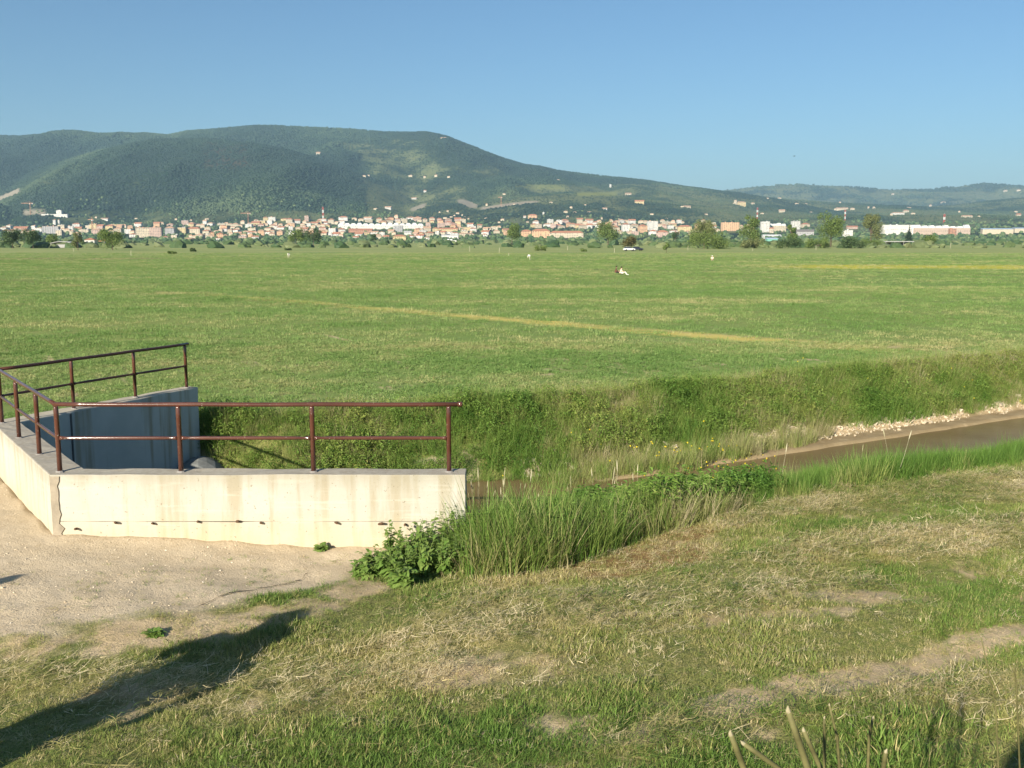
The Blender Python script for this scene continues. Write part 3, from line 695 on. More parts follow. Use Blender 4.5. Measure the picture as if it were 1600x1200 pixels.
# near wing wall: cast in two lifts, a hairline joint between them
rough_prism('wing_wall', [PO0, (-.61, 12.63), (-.61, 12.98), PI0], -3.657, WT, CONC, cul, .006)
rough_prism('wall_base', [(-6.032, 12.627), (-.607, 12.627), (-.607, 12.982), (-5.72, 12.982)], -5.5, -3.66, CONC, cul, .004)
rough_prism('head_wall', [PO1, (-6.045, 12.64), (-5.732, 12.99), PI1], -5.5, WT + .004, CONC, cul)
FI0, FI1, FO1, FO0 = (-8.285, 16.455), (-6.54, 20.44), (-6.81, 20.56), (-8.80, 16.515)
rough_prism('wing_wall', [FO0, FI0, FI1, FO1], -5.5, WT, DAMP, cul)
# joints in the far wing wall, the mortared corner, rebar stubs, the toe at the far end
jm = simple('dark_joint', (.10, .10, .10), .9); mm_ = simple('mortar', (.30, .255, .19), .95, .2, 9, bump=.5)
d = Vector((FI1[0] - FI0[0], FI1[1] - FI0[1], 0)); nrm_ = Vector((d.y, -d.x, 0)).normalized()
for f, wj in ((.24, .016),):
    c_ = Vector((*FI0, 0)) + d * f; b = MB(); M = Matrix.Translation(c_ + nrm_ * .004) @ Matrix.Rotation(math.atan2(d.y, d.x), 4, 'Z')
    b.box(-wj, wj, -.01, .012, -5.4, WT - .03, M); b.build('joint_strip', jm, cul)
b = MB(); zs = np.linspace(-4.0, WT - .02, 16); L_ = []; R_ = []
for i, z in enumerate(zs):
    L_.append((-6.028 + random.uniform(-.004, .004), z)); R_.append((-5.93 + random.gauss(0, .018) + .03 * (i < 5), z))
vs = [(x_, 12.612, z) for x_, z in L_] + [(x_, 12.612, z) for x_, z in R_] + [(x_, 12.64, z) for x_, z in L_] + [(x_, 12.64, z) for x_, z in R_]
fs = []
for i in range(15):
    fs += [(i, 16 + i, 17 + i, i + 1), (16 + i, 48 + i, 49 + i, 17 + i), (32 + i, i, i + 1, 33 + i)]
b.add(vs, fs); b.build('mortar_joint', mm_, cul)
rust = simple('rusty_iron', (.10, .055, .03), .8, .4, 30)
for px, py, l in ((120, 826, .05), (180, 817, .06), (240, 818, .07), (309, 815, .05), (369, 815, .06), (407, 817, .07), (524, 816, .07), (592, 819, .07), (634, 819, .06)):
    p = gp(px, py, Y=12.6); b = MB(); e = Vector((p[0] + random.uniform(-.02, .06), 12.57 - random.uniform(0, .03), p[2] + random.uniform(-.005, .03)))
    b.tube([(p[0] - .01, 12.64, p[2] - .012), e - (e - Vector((p[0], 12.63, p[2]))) * .3, e], [.016, .017, .013], 7); b.build('rebar_stub', rust, cul)
bm = bmesh.new(); bmesh.ops.create_icosphere(bm, subdivisions=3, radius=1)
for v in bm.verts:
    v.co = Vector((v.co.x * .62, v.co.y * .75, v.co.z * .62)) * (1 + .12 * (float(vnoise(v.co.x * 2 + 5, v.co.y * 2 + v.co.z, 3)) - .5))
    v.co += Vector((-6.45, 20.0, -5.05))
me = bpy.data.meshes.new('toe'); bm.to_mesh(me); bm.free(); obj('concrete_toe', me, simple('shade_toned_mortar', (.17, .175, .165), .9, .25, 6), cul)  # dark grey puts the shade over the toe into its colour

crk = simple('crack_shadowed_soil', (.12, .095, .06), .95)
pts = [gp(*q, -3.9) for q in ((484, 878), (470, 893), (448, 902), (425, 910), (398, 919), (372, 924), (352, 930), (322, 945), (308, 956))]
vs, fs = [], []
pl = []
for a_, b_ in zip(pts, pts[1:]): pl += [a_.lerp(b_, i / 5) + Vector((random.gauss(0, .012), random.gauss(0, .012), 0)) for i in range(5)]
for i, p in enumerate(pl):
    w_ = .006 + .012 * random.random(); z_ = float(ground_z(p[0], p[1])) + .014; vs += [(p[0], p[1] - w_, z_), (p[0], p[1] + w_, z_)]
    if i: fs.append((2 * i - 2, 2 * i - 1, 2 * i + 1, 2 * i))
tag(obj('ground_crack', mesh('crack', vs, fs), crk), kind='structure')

# ------------------------------------------------------------------ railing
rm = Mat('brown_paint'); rp = rm.pos(); chips = rm.noise(34, 4, .7, rp); rbig = rm.noise(2.0, 3, .6, rp)
rc = rm.mix(rm.ramp(rbig, .3, .7), (.070, .026, .016), (.110, .042, .026))
rc = rm.mix(rm.ramp(chips, .66, .70), rc, (.42, .36, .30))
rm.finish(rc, .15, rm.bump(rm.noise(60, 3, .6, rp), .12, .004), .55)
RAIL = rm.m
rl = empty('railing', (0, 0, 0)); tag(rl, 'brown painted tubular steel railing standing on the concrete culvert walls', 'railing')
TOP, MID = -2.125, -2.575
near_p = [(-5.97, 12.80), (-4.37, 12.80), (-2.62, 12.80), (-.83, 12.80)]
head_p = [(-6.74, 13.86), (-7.62, 15.06), (-8.53, 16.33)]
far_p = [(-7.95, 17.75), (-7.33, 19.08), (-6.74, 20.33)]
plate = MB(); grime = simple('grout_collar', (.24, .22, .20), .95, .2, 12)
def post(p, r=.032):
    b = MB(); b.tube([(p[0], p[1], WT - .05), (p[0], p[1], TOP - .045), (p[0], p[1], TOP - .02)], [r, r, r * .7], 12); o = b.build('post', RAIL, rl, smooth_=True)
    b = MB(); b.tube([(p[0], p[1], WT - .02), (p[0], p[1], WT + .018)], [.075, .045], 10); b.build('footing', grime, o)
for p in near_p + head_p + far_p: post(p)
def top_rail(a, b_, ext0, ext1, sag=.006):
    a = Vector((*a, TOP)); b_ = Vector((*b_, TOP)); d_ = (b_ - a).normalized(); a = a - d_ * ext0; b_ = b_ + d_ * ext1
    n = 14; pts = [a.lerp(b_, i / n) + Vector((0, 0, -sag * math.sin(math.pi * (i * 3 % n) / n))) for i in range(n + 1)]
    m = MB(); m.tube(pts, .029, 12); o = m.build('top_rail', RAIL, rl, smooth_=True)
    if ext1 > .1:
        c = MB(); e = b_; c.tube([e - d_ * .05, e, e + d_ * .012], [.033, .033, .026], 12); c.build('end_cap', RAIL, o, smooth_=True)
top_rail(near_p[0], near_p[3], .03, .17); top_rail(near_p[0], head_p[2], -.02, .03); top_rail(head_p[2], far_p[2], -.02, .10)
def mid_rail(a, b_, r=.024):
    a = Vector((*a, MID)); b_ = Vector((*b_, MID)); d_ = (b_ - a).normalized(); L = (b_ - a).length
    ds = [.03, .06, .11, .17, .3, L / 2, L - .3, L - .17, L - .11, L - .06, L - .03]; rr = [.03, .024, .018, .021, r, r, r, .021, .018, .024, .03]
    m = MB(); m.tube([a + d_ * q for q in ds], rr, 10); m.build('middle_rail', RAIL, rl, smooth_=True)
for seq in (near_p, [near_p[0]] + head_p, [head_p[2]] + far_p):
    for a, b_ in zip(seq, seq[1:]): mid_rail(a, b_)

# ------------------------------------------------------------------ leafy weeds at the foot of the wall, cut canes by the camera
def weed_plant(x, y, h, seed, big=False):
    q = random.Random(seed); root = empty('leafy_weed', (x, y, float(ground_z(x, y)) - .01), q.uniform(0, 6))
    st = MB(); LV = []; LF = []
    for k in range(11):
        a = q.uniform(0, 6.28); ln = h * q.uniform(.55, 1.1); le = q.uniform(.10, .55)
        tip = Vector((math.cos(a) * le * ln, math.sin(a) * le * ln, ln * (1 - le * .4)))
        mid = tip * .5 + Vector((0, 0, .10 * ln)); st.tube([(0, 0, 0), mid, tip], [.006, .005, .002], 4)
        for j in range(13):
            f = .12 + .88 * j / 12; p = (mid * (f * 2) if f < .5 else mid.lerp(tip, f * 2 - 1)); az = a + q.uniform(-2, 2); up = q.uniform(-.4, .6)
            L = (.17 if big else .115) * (1.15 - .6 * f) * q.uniform(.7, 1.3)
            fw = Vector((math.cos(az) * math.cos(up), math.sin(az) * math.cos(up), math.sin(up))); sd_ = Vector((-math.sin(az), math.cos(az), q.uniform(-.35, .35))).normalized()
            w = L * (.30 if not big else .42); i = len(LV); dn = Vector((0, 0, .25 * L))
            LV += [p, p + fw * L * .35 + sd_ * w, p + fw * L * .4 - dn * .1, p + fw * L * .35 - sd_ * w, p + fw * L * .75 + sd_ * w * .5 - dn * .4, p + fw * L * .75 - sd_ * w * .5 - dn * .4, p + fw * L - dn]
            LF += [(i, i + 2, i + 1), (i, i + 3, i + 2), (i + 1, i + 2, i + 4), (i + 3, i + 5, i + 2), (i + 2, i + 5, i + 6), (i + 2, i + 6, i + 4)]
    st.build('stem', WEED, root); obj('foliage', mesh('foliage', LV, LF), WEED, root); return root
wd = Mat('wall_weed'); isl = wd.n('NewGeometry').outputs['Random Per Island']; wcr = wd.mix(isl, (.125, .225, .040), (.25, .34, .085))
WEED = wd.finish(wcr, .5, None, .35, 0, .3)
G = 'leafy weeds along the foot of the wall end'; WEEDS = []
ORD = ['first', 'second', 'third', 'fourth', 'fifth', 'sixth', 'seventh', 'eighth', 'ninth', 'tenth', 'eleventh', 'twelfth', 'thirteenth', 'fourteenth', 'fifteenth', 'sixteenth', 'seventeenth', 'eighteenth', 'nineteenth', 'twentieth'] + ['%d.' % i for i in range(21, 60)]
for i, (px, py, h) in enumerate(((585, 888, .38), (612, 880, .55), (640, 872, .62), (668, 870, .66), (697, 868, .70), (600, 902, .36), (630, 904, .42), (660, 898, .50), (690, 896, .52), (718, 888, .60), (560, 900, .22), (655, 880, .6), (720, 870, .65), (575, 905, .28), (615, 905, .4))):
    p = gp(px, py, -4.02); p[1] = min(p[1], 12.45)
    WEEDS.append((px, weed_plant(p[0], p[1], h, i)))
for k_, (px, o) in enumerate(sorted(WEEDS, key=lambda q: q[0])): tag(o, '%s from left of the bushy green weeds at the foot of the wall end' % ORD[k_], 'weed', G)
p = gp(628, 916, -3.98); tag(weed_plant(p[0], p[1], .28, 50, True), 'broad-leaved dock plant in front of the other weeds by the wall end', 'weed')
p = gp(500, 862, -4.0); tag(weed_plant(p[0], 12.5, .09, 51), 'small lone weed sprig growing on gravel against the wall base', 'weed')
p = gp(240, 985, -3.8); tag(weed_plant(p[0], p[1], .055, 52), 'low flat weed rosette on bare earth at the gravel edge', 'weed')
cane = simple('dry_cane', (.13, .12, .045), .7, .35, 14); pith = simple('cane_pith', (.38, .33, .20), .8)
def cane_stub(px, py, bx, by, Y, r, label, bend=0):
    a = gp(px, py, Y=Y); b0 = gp(bx, by, Y=Y + .04); d_ = (b0 - a).normalized(); gz = float(ground_z(b0[0], b0[1]))
    root_p = Vector((b0[0] + d_[0] * .5, b0[1], gz)); r0 = empty('cut_cane', root_p); tag(r0, label, 'cane', 'cut canes on the slope nearest the camera')
    t = MB(); pts = [Vector((0, 0, -.05)), (b0 - root_p), (b0.lerp(a, .55) - root_p) + Vector((bend, 0, 0)), (a - root_p)]
    t.tube(pts, [r * 1.25, r * 1.1, r, r * .85], 9); o = t.build('stalk', cane, r0, smooth_=True)
    c = MB(); e = pts[-1]; dd = (pts[-1] - pts[-2]).normalized(); c.tube([e, e + dd * r * .5, e + dd * r * 2.2 + Vector((r * .4, 0, 0))], [r * .8, r * .75, r * .15], 7); c.build('cut_tip', pith, o)
for a in ((1142, 1148, 1162, 1200, 2.6, .0088, 'leftmost stout cut cane at the bottom of the photo'),
          (1162, 1162, 1222, 1204, 2.6, .0075, 'slanting cut cane between two upright stout ones'),
          (1232, 1112, 1262, 1200, 2.5, .0092, 'tallest stout cut cane with a pale split tip'),
          (1256, 1142, 1282, 1200, 2.7, .0070, 'dark slim cut cane leaning beside the tallest one'),
          (1288, 1122, 1288, 1160, 3.6, .0055, 'thin upright cane just right of the stout canes'),
          (1296, 1102, 1308, 1152, 3.6, .0050, 'thin pale cane leaning left above its upright neighbour'),
          (1364, 1122, 1358, 1152, 3.6, .0055, 'short thin cane leaning right by itself'),
          (1384, 1175, 1380, 1204, 2.8, .0070, 'short stout cut cane at the bottom edge'),
          (1533, 995, 1556, 1106, 3.4, .0026, 'long thin pale stalk rising near the right edge'),
          (1584, 1038, 1588, 1070, 3.4, .0030, 'thin short stalk at the far right edge')):
    cane_stub(*a)

# ------------------------------------------------------------------ people
skin_m = simple('skin', (.48, .28, .20), .6); hair_m = simple('hair', (.035, .022, .015), .7)
def cloth(name, c): return simple(name, c, .85, .15, 6)
def person(loc, rz, pose, top, legs, label, group=None, hat=None):
    root = empty('person', loc, rz); tag(root, label, 'person', group)
    J = {'stand': dict(pel=(0, 0, .95), che=(0, .02, 1.32), nec=(0, .02, 1.50), hed=(0, .05, 1.68), kneL=(-.11, .03, .50), ankL=(-.12, -.02, .08), toeL=(-.13, .15, .03), kneR=(.11, .03, .50),
                       ankR=(.12, -.02, .08), toeR=(.13, .15, .03), shoL=(-.19, .02, 1.43), elbL=(-.27, .06, 1.15), hanL=(-.16, .10, 1.42), shoR=(.19, .02, 1.43), elbR=(.27, .06, 1.15), hanR=(.16, .10, 1.42)),
         'hang': dict(pel=(0, 0, .95), che=(0, .02, 1.32), nec=(0, .02, 1.50), hed=(0, .05, 1.68), kneL=(-.11, .03, .50), ankL=(-.12, -.02, .08), toeL=(-.13, .15, .03), kneR=(.11, .03, .50),
                       ankR=(.12, -.02, .08), toeR=(.13, .15, .03), shoL=(-.19, .02, 1.43), elbL=(-.26, .0, 1.15), hanL=(-.25, .10, .90), shoR=(.19, .02, 1.43), elbR=(.26, .0, 1.15), hanR=(.25, .10, .90)),
         'stoop': dict(pel=(0, -.12, .80), che=(0, .22, .98), nec=(0, .36, 1.0), hed=(0, .52, .98), kneL=(-.12, .08, .45), ankL=(-.13, -.08, .08), toeL=(-.14, .09, .03), kneR=(.12, .08, .45),
                       ankR=(.13, -.08, .08), toeR=(.14, .09, .03), shoL=(-.18, .28, .96), elbL=(-.22, .38, .68), hanL=(-.14, .48, .42), shoR=(.18, .28, .96), elbR=(.22, .38, .68), hanR=(.14, .48, .40)),
         'crouch': dict(pel=(0, -.12, .30), che=(0, .06, .62), nec=(0, .12, .78), hed=(0, .20, .94), kneL=(-.16, .30, .50), ankL=(-.15, .02, .08), toeL=(-.16, .20, .03), kneR=(.16, .30, .50),
                       ankR=(.15, .02, .08), toeR=(.16, .20, .03), shoL=(-.18, .10, .72), elbL=(-.24, .30, .55), hanL=(-.12, .46, .40), shoR=(.18, .10, .72), elbR=(.24, .30, .55), hanR=(.12, .46, .38)),
         'sit': dict(pel=(0, -.10, .13), che=(0, -.05, .50), nec=(0, -.02, .66), hed=(0, .03, .84), kneL=(-.14, .36, .42), ankL=(-.16, .58, .08), toeL=(-.18, .76, .06), kneR=(.14, .38, .40),
                     ankR=(.16, .62, .08), toeR=(.18, .80, .06), shoL=(-.18, -.04, .58), elbL=(-.27, .12, .40), hanL=(-.16, .32, .44), shoR=(.18, -.04, .58), elbR=(.27, .12, .40), hanR=(.16, .34, .42))}[pose]
    ks = list(J); E = [('pel', 'che'), ('che', 'nec'), ('nec', 'hed'), ('che', 'shoL'), ('shoL', 'elbL'), ('elbL', 'hanL'), ('che', 'shoR'), ('shoR', 'elbR'), ('elbR', 'hanR'),
                       ('pel', 'kneL'), ('kneL', 'ankL'), ('ankL', 'toeL'), ('pel', 'kneR'), ('kneR', 'ankR'), ('ankR', 'toeR')]
    rad = dict(pel=.145, che=.16, nec=.062, hed=.095, kne=.07, ank=.045, toe=.038, sho=.075, elb=.046, han=.038)
    me = bpy.data.meshes.new('body'); me.from_pydata([J[k] for k in ks], [(ks.index(a), ks.index(b)) for a, b in E], [])
    o = bpy.data.objects.new('body', me); COL.objects.link(o); o.parent = root
    md = o.modifiers.new('skin', 'SKIN'); md.use_smooth_shade = True
    for i, k in enumerate(ks):
        r = rad[k[:3]]; me.skin_vertices[0].data[i].radius = (r, r); me.skin_vertices[0].data[i].use_root = (k == 'pel')
    sb = o.modifiers.new('smooth', 'SUBSURF'); sb.levels = sb.render_levels = 1
    dg = bpy.context.evaluated_depsgraph_get(); em = bpy.data.meshes.new_from_object(o.evaluated_get(dg)); o.modifiers.clear(); o.data = em
    em.materials.clear()
    for m in (top, legs, skin_m): em.materials.append(m)
    jv = {k: Vector(v) for k, v in J.items()}
    def seg(p, a, b):
        d_ = b - a; t = max(0, min(1, (p - a).dot(d_) / d_.length_squared)); return (p - a - d_ * t).length, t
    for f in em.polygons:
        best = min(((seg(f.center, jv[a], jv[b]), a, b) for a, b in E), key=lambda q: q[0][0]); (ds, t), a, b = best
        f.material_index = 2 if (b == 'hed' and t > .35) or (b[:3] == 'han' and t > .45) else (1 if b[:3] in ('kne', 'ank', 'toe') else 0); f.use_smooth = True
    bm = bmesh.new(); bmesh.ops.create_uvsphere(bm, u_segments=12, v_segments=8, radius=.112)
    for v in list(bm.verts):
        if v.co.z < -.02 and v.co.y > .0: bm.verts.remove(v)
    m2 = bpy.data.meshes.new('hair'); bm.to_mesh(m2); bm.free(); hp_ = obj('hat' if hat else 'hair', m2, hat or hair_m, root); hp_.location = jv['hed'] + Vector((0, -.015, .035))
    if hat:
        b_ = MB(); b_.tube([(0, 0, .0), (0, 0, .012)], [.19, .18], 14); b_.build('brim', hat, hp_)
    return root
white_c = cloth('white_cloth', (.80, .79, .72)); pale_t = cloth('pale_trousers', (.50, .48, .36)); brown_c = cloth('brown_shirt', (.13, .065, .04)); pink_c = cloth('pale_pink_cloth', (.72, .52, .40))
dark_t = cloth('dark_trousers', (.03, .03, .035)); blue_t = cloth('grey_trousers', (.12, .13, .15))
def at_field(px, py):
    p = gp(px, py, ZF + .02); p[2] = float(ground_z(p[0], p[1])); return p
person(at_field(451, 403), R(200), 'stoop', white_c, pale_t, 'person in white stooping alone far left on the meadow')
person(at_field(828, 406), R(80), 'stoop', white_c, pale_t, 'person in white top bending over near the middle of the meadow')
person(at_field(1113, 408), R(160), 'crouch', pink_c, pink_c, 'person in pale pink crouching on the meadow with a white hat', hat=white_c)
person(at_field(963, 429), R(-100), 'sit', brown_c, dark_t, 'person in brown top sitting in the meadow beside a pale-clad companion')
person(at_field(971, 430), R(-90), 'sit', pink_c, white_c, 'person in pale clothes sitting in the meadow beside the brown-topped one')
# the two who stand behind the frame and cast the shadows at the lower corners
p = (-4.72, 5.5); pe = person((p[0], p[1], float(ground_z(*p)) - .02), R(-32), 'stand', brown_c, blue_t, 'person in brown shirt standing on the verge left of the camera'); pe.scale = (1.5, 1.15, 1.03)
p = (-4.68, 5.12); pe = person((p[0], p[1], float(ground_z(*p)) - .02), R(-32), 'hang', pink_c, blue_t, 'person in pale shirt standing behind the brown-shirted one'); pe.scale = (1.4, 1.15, 1)
p = (-8.05, 6.9); person((p[0], p[1], float(ground_z(*p)) - .02), R(-20), 'hang', white_c, dark_t, 'person in white shirt standing on the gravel left of the camera')
pe = person((0.06, -.32, float(ground_z(0, -.3)) - .16), R(-25), 'stand', brown_c, dark_t, 'person taking the photo from the top of the slope'); pe.scale = (1.45, 1.15, 1)

# ------------------------------------------------------------------ trees, bushes and stakes at the far side of the meadow
def leaf_mat(name, a, b):
    m = Mat(name); r = m.n('NewGeometry').outputs['Random Per Island']; nn = m.noise(.35, 3, .6, m.pos())
    col = m.mix(m.math('ADD', m.math('MULTIPLY', r, .5), m.math('MULTIPLY', m.ramp(nn, .3, .7), .5)), a, b)
    return m.finish(col, .6, None, .25, 0, .25)
LEAF = {'mid': leaf_mat('leaf_mid_green', (.085, .140, .030), (.175, .225, .060)), 'dark': leaf_mat('leaf_dark_green', (.042, .080, .026), (.090, .130, .042)),
        'olive': leaf_mat('leaf_olive_green', (.125, .150, .048), (.21, .225, .090)), 'red': leaf_mat('leaf_reddish', (.110, .080, .030), (.130, .130, .045)),
        'conifer': leaf_mat('leaf_conifer', (.018, .036, .020), (.036, .060, .028))}
BARK = simple('bark', (.10, .075, .05), .9, .3, 3, bump=.5)
def tree(name, px, py, wpx, hpx, style, leaf, label, cat='tree', Y=None, lean=0, group=None):
    p = gp(px, py, ZF) if Y is None else gp(px, py, Y=Y)
    if Y is None and p[1] > 900: p = gp(px, py, Y=900)
    D = p[1]; z0 = ZF - .05; w = wpx / FPX * D; h = hpx / FPX * D * (1.0 if style in ('cone', 'bush') else 1.10)
    root = empty(name, (p[0], D, z0)); tag(root, label, cat, group); q = random.Random(int(px * 7 + py))
    b = MB(); th = h * (.5 if style != 'bush' else .3); r = max(.06, h * .022)
    b.tube([(0, 0, -.3), (lean * .2, 0, th * .5), (lean * .5, 0, th), (lean, 0, h * .82)], [r, r * .75, r * .5, r * .12], 7)
    lobes = []
    nl = 13 if style in ('round', 'bush') else 10
    for i in range(nl):
        a = q.uniform(0, 6.28)
        if style == 'cone':
            f = i / (nl - 1); c = Vector((0, 0, h * (.12 + .80 * f))); rr = w * .5 * (1.05 - f) * .8 + .15
        elif style == 'tall':
            f = q.random(); c = Vector((math.cos(a) * w * .26 * (1 - f * .5), math.sin(a) * w * .26, h * (.30 + .58 * f))); rr = w * q.uniform(.17, .29) * (1.1 - .4 * f)
        elif style == 'bush':
            f = q.random(); c = Vector((q.uniform(-.36, .36) * w, q.uniform(-.3, .3) * w, h * q.uniform(.22, .72) * (1 - .25 * f))); rr = min(w * q.uniform(.14, .24), h * .40)
        else:
            f = q.random(); c = Vector((math.cos(a) * w * q.uniform(.1, .33), math.sin(a) * w * .28, h * (.36 + .45 * f))); rr = w * q.uniform(.16, .27) * (1.1 - .35 * f)
        lobes.append((c, rr))
        if style != 'cone': b.tube([(lean * .3, 0, th * q.uniform(.5, .95)), c * .6 + Vector((0, 0, th * .3)), c], [r * .4, r * .25, r * .08], 4, cap=False)
    b.build('trunk', BARK, root)
    ls = max(.22, .75 * D / FPX * 1.25); N = int(min(5200, max(700, 2.3 * (wpx * hpx) * 1.15)))
    V = np.zeros((N, 4, 3)); tot = sum(l[1] ** 2 for l in lobes); k = 0
    g2 = np.random.default_rng(int(px))
    for c, rr in lobes:
        m = int(N * rr ** 2 / tot) if (c, rr) != lobes[-1] else N - k
        m = min(m, N - k); dv = g2.normal(size=(m, 3)); dv /= np.linalg.norm(dv, axis=1)[:, None]
        dist = rr * (g2.random(m) ** .45) * (.75 + .5 * vnoise(dv[:, 0] * 2.2 + c.x, dv[:, 1] * 2.2 + dv[:, 2] * 3, 5))
        cen = np.array(c) + dv * dist[:, None]; cen[:, 2] = np.maximum(cen[:, 2], .12)
        nr = dv + g2.normal(0, .6, (m, 3)); nr /= np.linalg.norm(nr, axis=1)[:, None]
        a1 = np.cross(nr, g2.normal(size=(m, 3))); a1 /= np.linalg.norm(a1, axis=1)[:, None]; a2 = np.cross(nr, a1)
        sz = ls * g2.uniform(.6, 1.35, (m, 1))
        V[k:k + m] = np.stack([cen - a1 * sz, cen - a2 * sz * .6 + nr * sz * .1, cen + a1 * sz, cen + a2 * sz * .6 + nr * sz * .1], 1); k += m
    V = V[:k]; me = grid_mesh('crown', V.reshape(-1, 3), np.arange(k * 4).reshape(-1, 4)); me.polygons.foreach_set('use_smooth', np.zeros(k, dtype=bool))
    obj('crown', me, LEAF[leaf], root); return root
T = [
 ('tree', 176, 391, 50, 32, 'round', 'mid', 'round green tree right of the white villa at the far left'),
 ('tree', 122, 391, 20, 26, 'tall', 'olive', 'slim pale green tree between the arched shed and the white villa'),
 ('tree', 20, 388, 44, 30, 'round', 'dark', 'large dark tree at the left end of the wood, cut by the photo edge'),
 ('tree', 52, 388, 34, 29, 'round', 'dark', 'dark bushy tree in the middle of the wood at far left'),
 ('tree', 82, 386, 26, 22, 'round', 'mid', 'lower green tree at the right end of the far left wood'),
 ('tree', 463, 385, 30, 28, 'round', 'mid', 'left tree of the leaning pair below the striped mast'),
 ('tree', 490, 384, 30, 27, 'round', 'dark', 'right tree of the leaning pair below the striped mast'),
 ('tree', 800, 383, 36, 35, 'round', 'mid', 'full green tree standing left of the long peach building'),
 ('tree', 950, 383, 44, 38, 'round', 'mid', 'broad green tree right of the long peach building'),
 ('tree', 984, 391, 30, 22, 'round', 'red', 'reddish green small tree leaning over parked vehicles'),
 ('bush', 1106, 389, 72, 34, 'bush', 'mid', 'widest green thicket near the middle right of the meadow edge', 'bush'),
 ('bush', 1100, 388, 50, 44, 'round', 'olive', 'loose olive green tree crown rising out of the widest thicket', 'tree'),
 ('tree', 1172, 386, 40, 47, 'tall', 'mid', 'tall airy tree between the widest thicket and the white flats'),
 ('bush', 1172, 388, 46, 17, 'bush', 'olive', 'low olive bush beneath the tall airy tree', 'bush'),
 ('tree', 1236, 384, 22, 34, 'tall', 'mid', 'thin sparse tree in front of the large cream block'),
 ('tree', 1298, 386, 54, 54, 'round', 'mid', 'tallest broad tree of the meadow edge on the right'),
 ('tree', 1360, 384, 38, 50, 'tall', 'olive', 'narrow upright tree right of the tallest broad tree'),
 ('bush', 1232, 388, 46, 20, 'bush', 'dark', 'dark green bush left of the tallest broad tree', 'bush'),
 ('bush', 1278, 388, 48, 18, 'bush', 'mid', 'green bush at the foot of the tallest broad tree', 'bush'),
 ('bush', 1330, 388, 50, 20, 'bush', 'dark', 'dark bush between the two tallest trees on the right', 'bush'),
 ('bush', 1362, 387, 34, 17, 'bush', 'mid', 'green bush at the left end of the flat roofed shelter', 'bush'),
 ('cypress_tree', 1420, 378, 17, 31, 'cone', 'conifer', 'dark pointed conifer in front of the long white hall', 'tree'),
 ('bush', 1444, 386, 32, 22, 'bush', 'mid', 'round bush at the right end of the flat roofed shelter', 'bush'),
 ('tree', 1530, 374, 44, 30, 'round', 'dark', 'dark wide tree left of the blue roofed sheds'),
 ('tree', 1563, 372, 30, 24, 'round', 'dark', 'dark tree behind the longer blue roofed shed'),
 ('tree', 1583, 372, 22, 22, 'tall', 'olive', 'small olive tree between the two blue roofed sheds'),
 ('bush', 1598, 372, 20, 12, 'bush', 'dark', 'dark bush at the right photo edge by the sheds', 'bush'),
 ('tree', 1041, 395, 12, 16, 'round', 'mid', 'tiny lone tree on the meadow left of the widest thicket'),
 ('bush', 845, 392, 22, 10, 'bush', 'mid', 'isolated bush on the meadow in front of the peach building', 'bush'),
 ('bush', 302, 394, 9, 8, 'bush', 'dark', 'small dark lone bush on the meadow at left', 'bush'),
 ('bush', 270, 397, 14, 5, 'bush', 'mid', 'very low wide bush on the meadow at left', 'bush'),
 ('bush', 639, 387, 7, 9, 'bush', 'dark', 'small dark pointed bush before the white warehouses', 'bush'),
 ('bush', 912, 393, 9, 5, 'bush', 'mid', 'little bush on the meadow below the broad green tree', 'bush'),
 ('bush', 450, 391, 18, 4, 'bush', 'dark', 'flat dark scrub on the meadow below the leaning pair', 'bush'),
 ('tree', 583, 378, 12, 17, 'round', 'dark', 'small round dark tree among the white houses below the long white row', 'tree'),
 ('bush', 1055, 380, 14, 20, 'round', 'dark', 'dark tree beside the houses left of the widest thicket', 'tree'),
 ('tree', 1503, 374, 26, 10, 'bush', 'olive', 'low olive green bush left of the sheds on the right', 'bush'),
]
for a in T: tree(*a)
wood_st = simple('pale_wood', (.52, .47, .34), .8, .2, 4)
def stake(px, py, hpx, label, r=.05):
    p = at_field(px, py); h = hpx / FPX * p[1]; b = MB(); q = random.Random(px)
    b.tube([(0, 0, -.3), (q.gauss(0, .03), 0, h * .5), (q.gauss(0, .05), 0, h)], [r, r * .95, r * .85], 6)
    o = b.build('stake', wood_st); o.location = p; tag(o, label, 'stake', 'pale stakes on the meadow')
for a in ((205, 400, 9, 'pale stake on the meadow left of the lone dark bush'), (734, 393, 8, 'pale stake left of the middle of the meadow below the full green tree'), (780, 396, 9, 'taller pale stake below the full green tree'),
          (795, 400, 5, 'short white marker left of the bending person'), (887, 391, 7, 'pale stake below the long peach building'), (960, 395, 7, 'pale stake left of the reddish small tree'),
          (1075, 391, 7, 'white stake at the left foot of the widest thicket'), (1176, 392, 4, 'short white marker below the tall airy tree'), (1275, 391, 8, 'pale stake before the bush under the tallest broad tree'),
          (1340, 387, 8, 'pale stake before the dark bush on the right'), (1433, 384, 4, 'white marker at the right end of the shelter'), (1485, 388, 8, 'leaning pale stake right of the shelter'), (115, 393, 5, 'pale stake below the slim pale tree')):
    stake(*a)
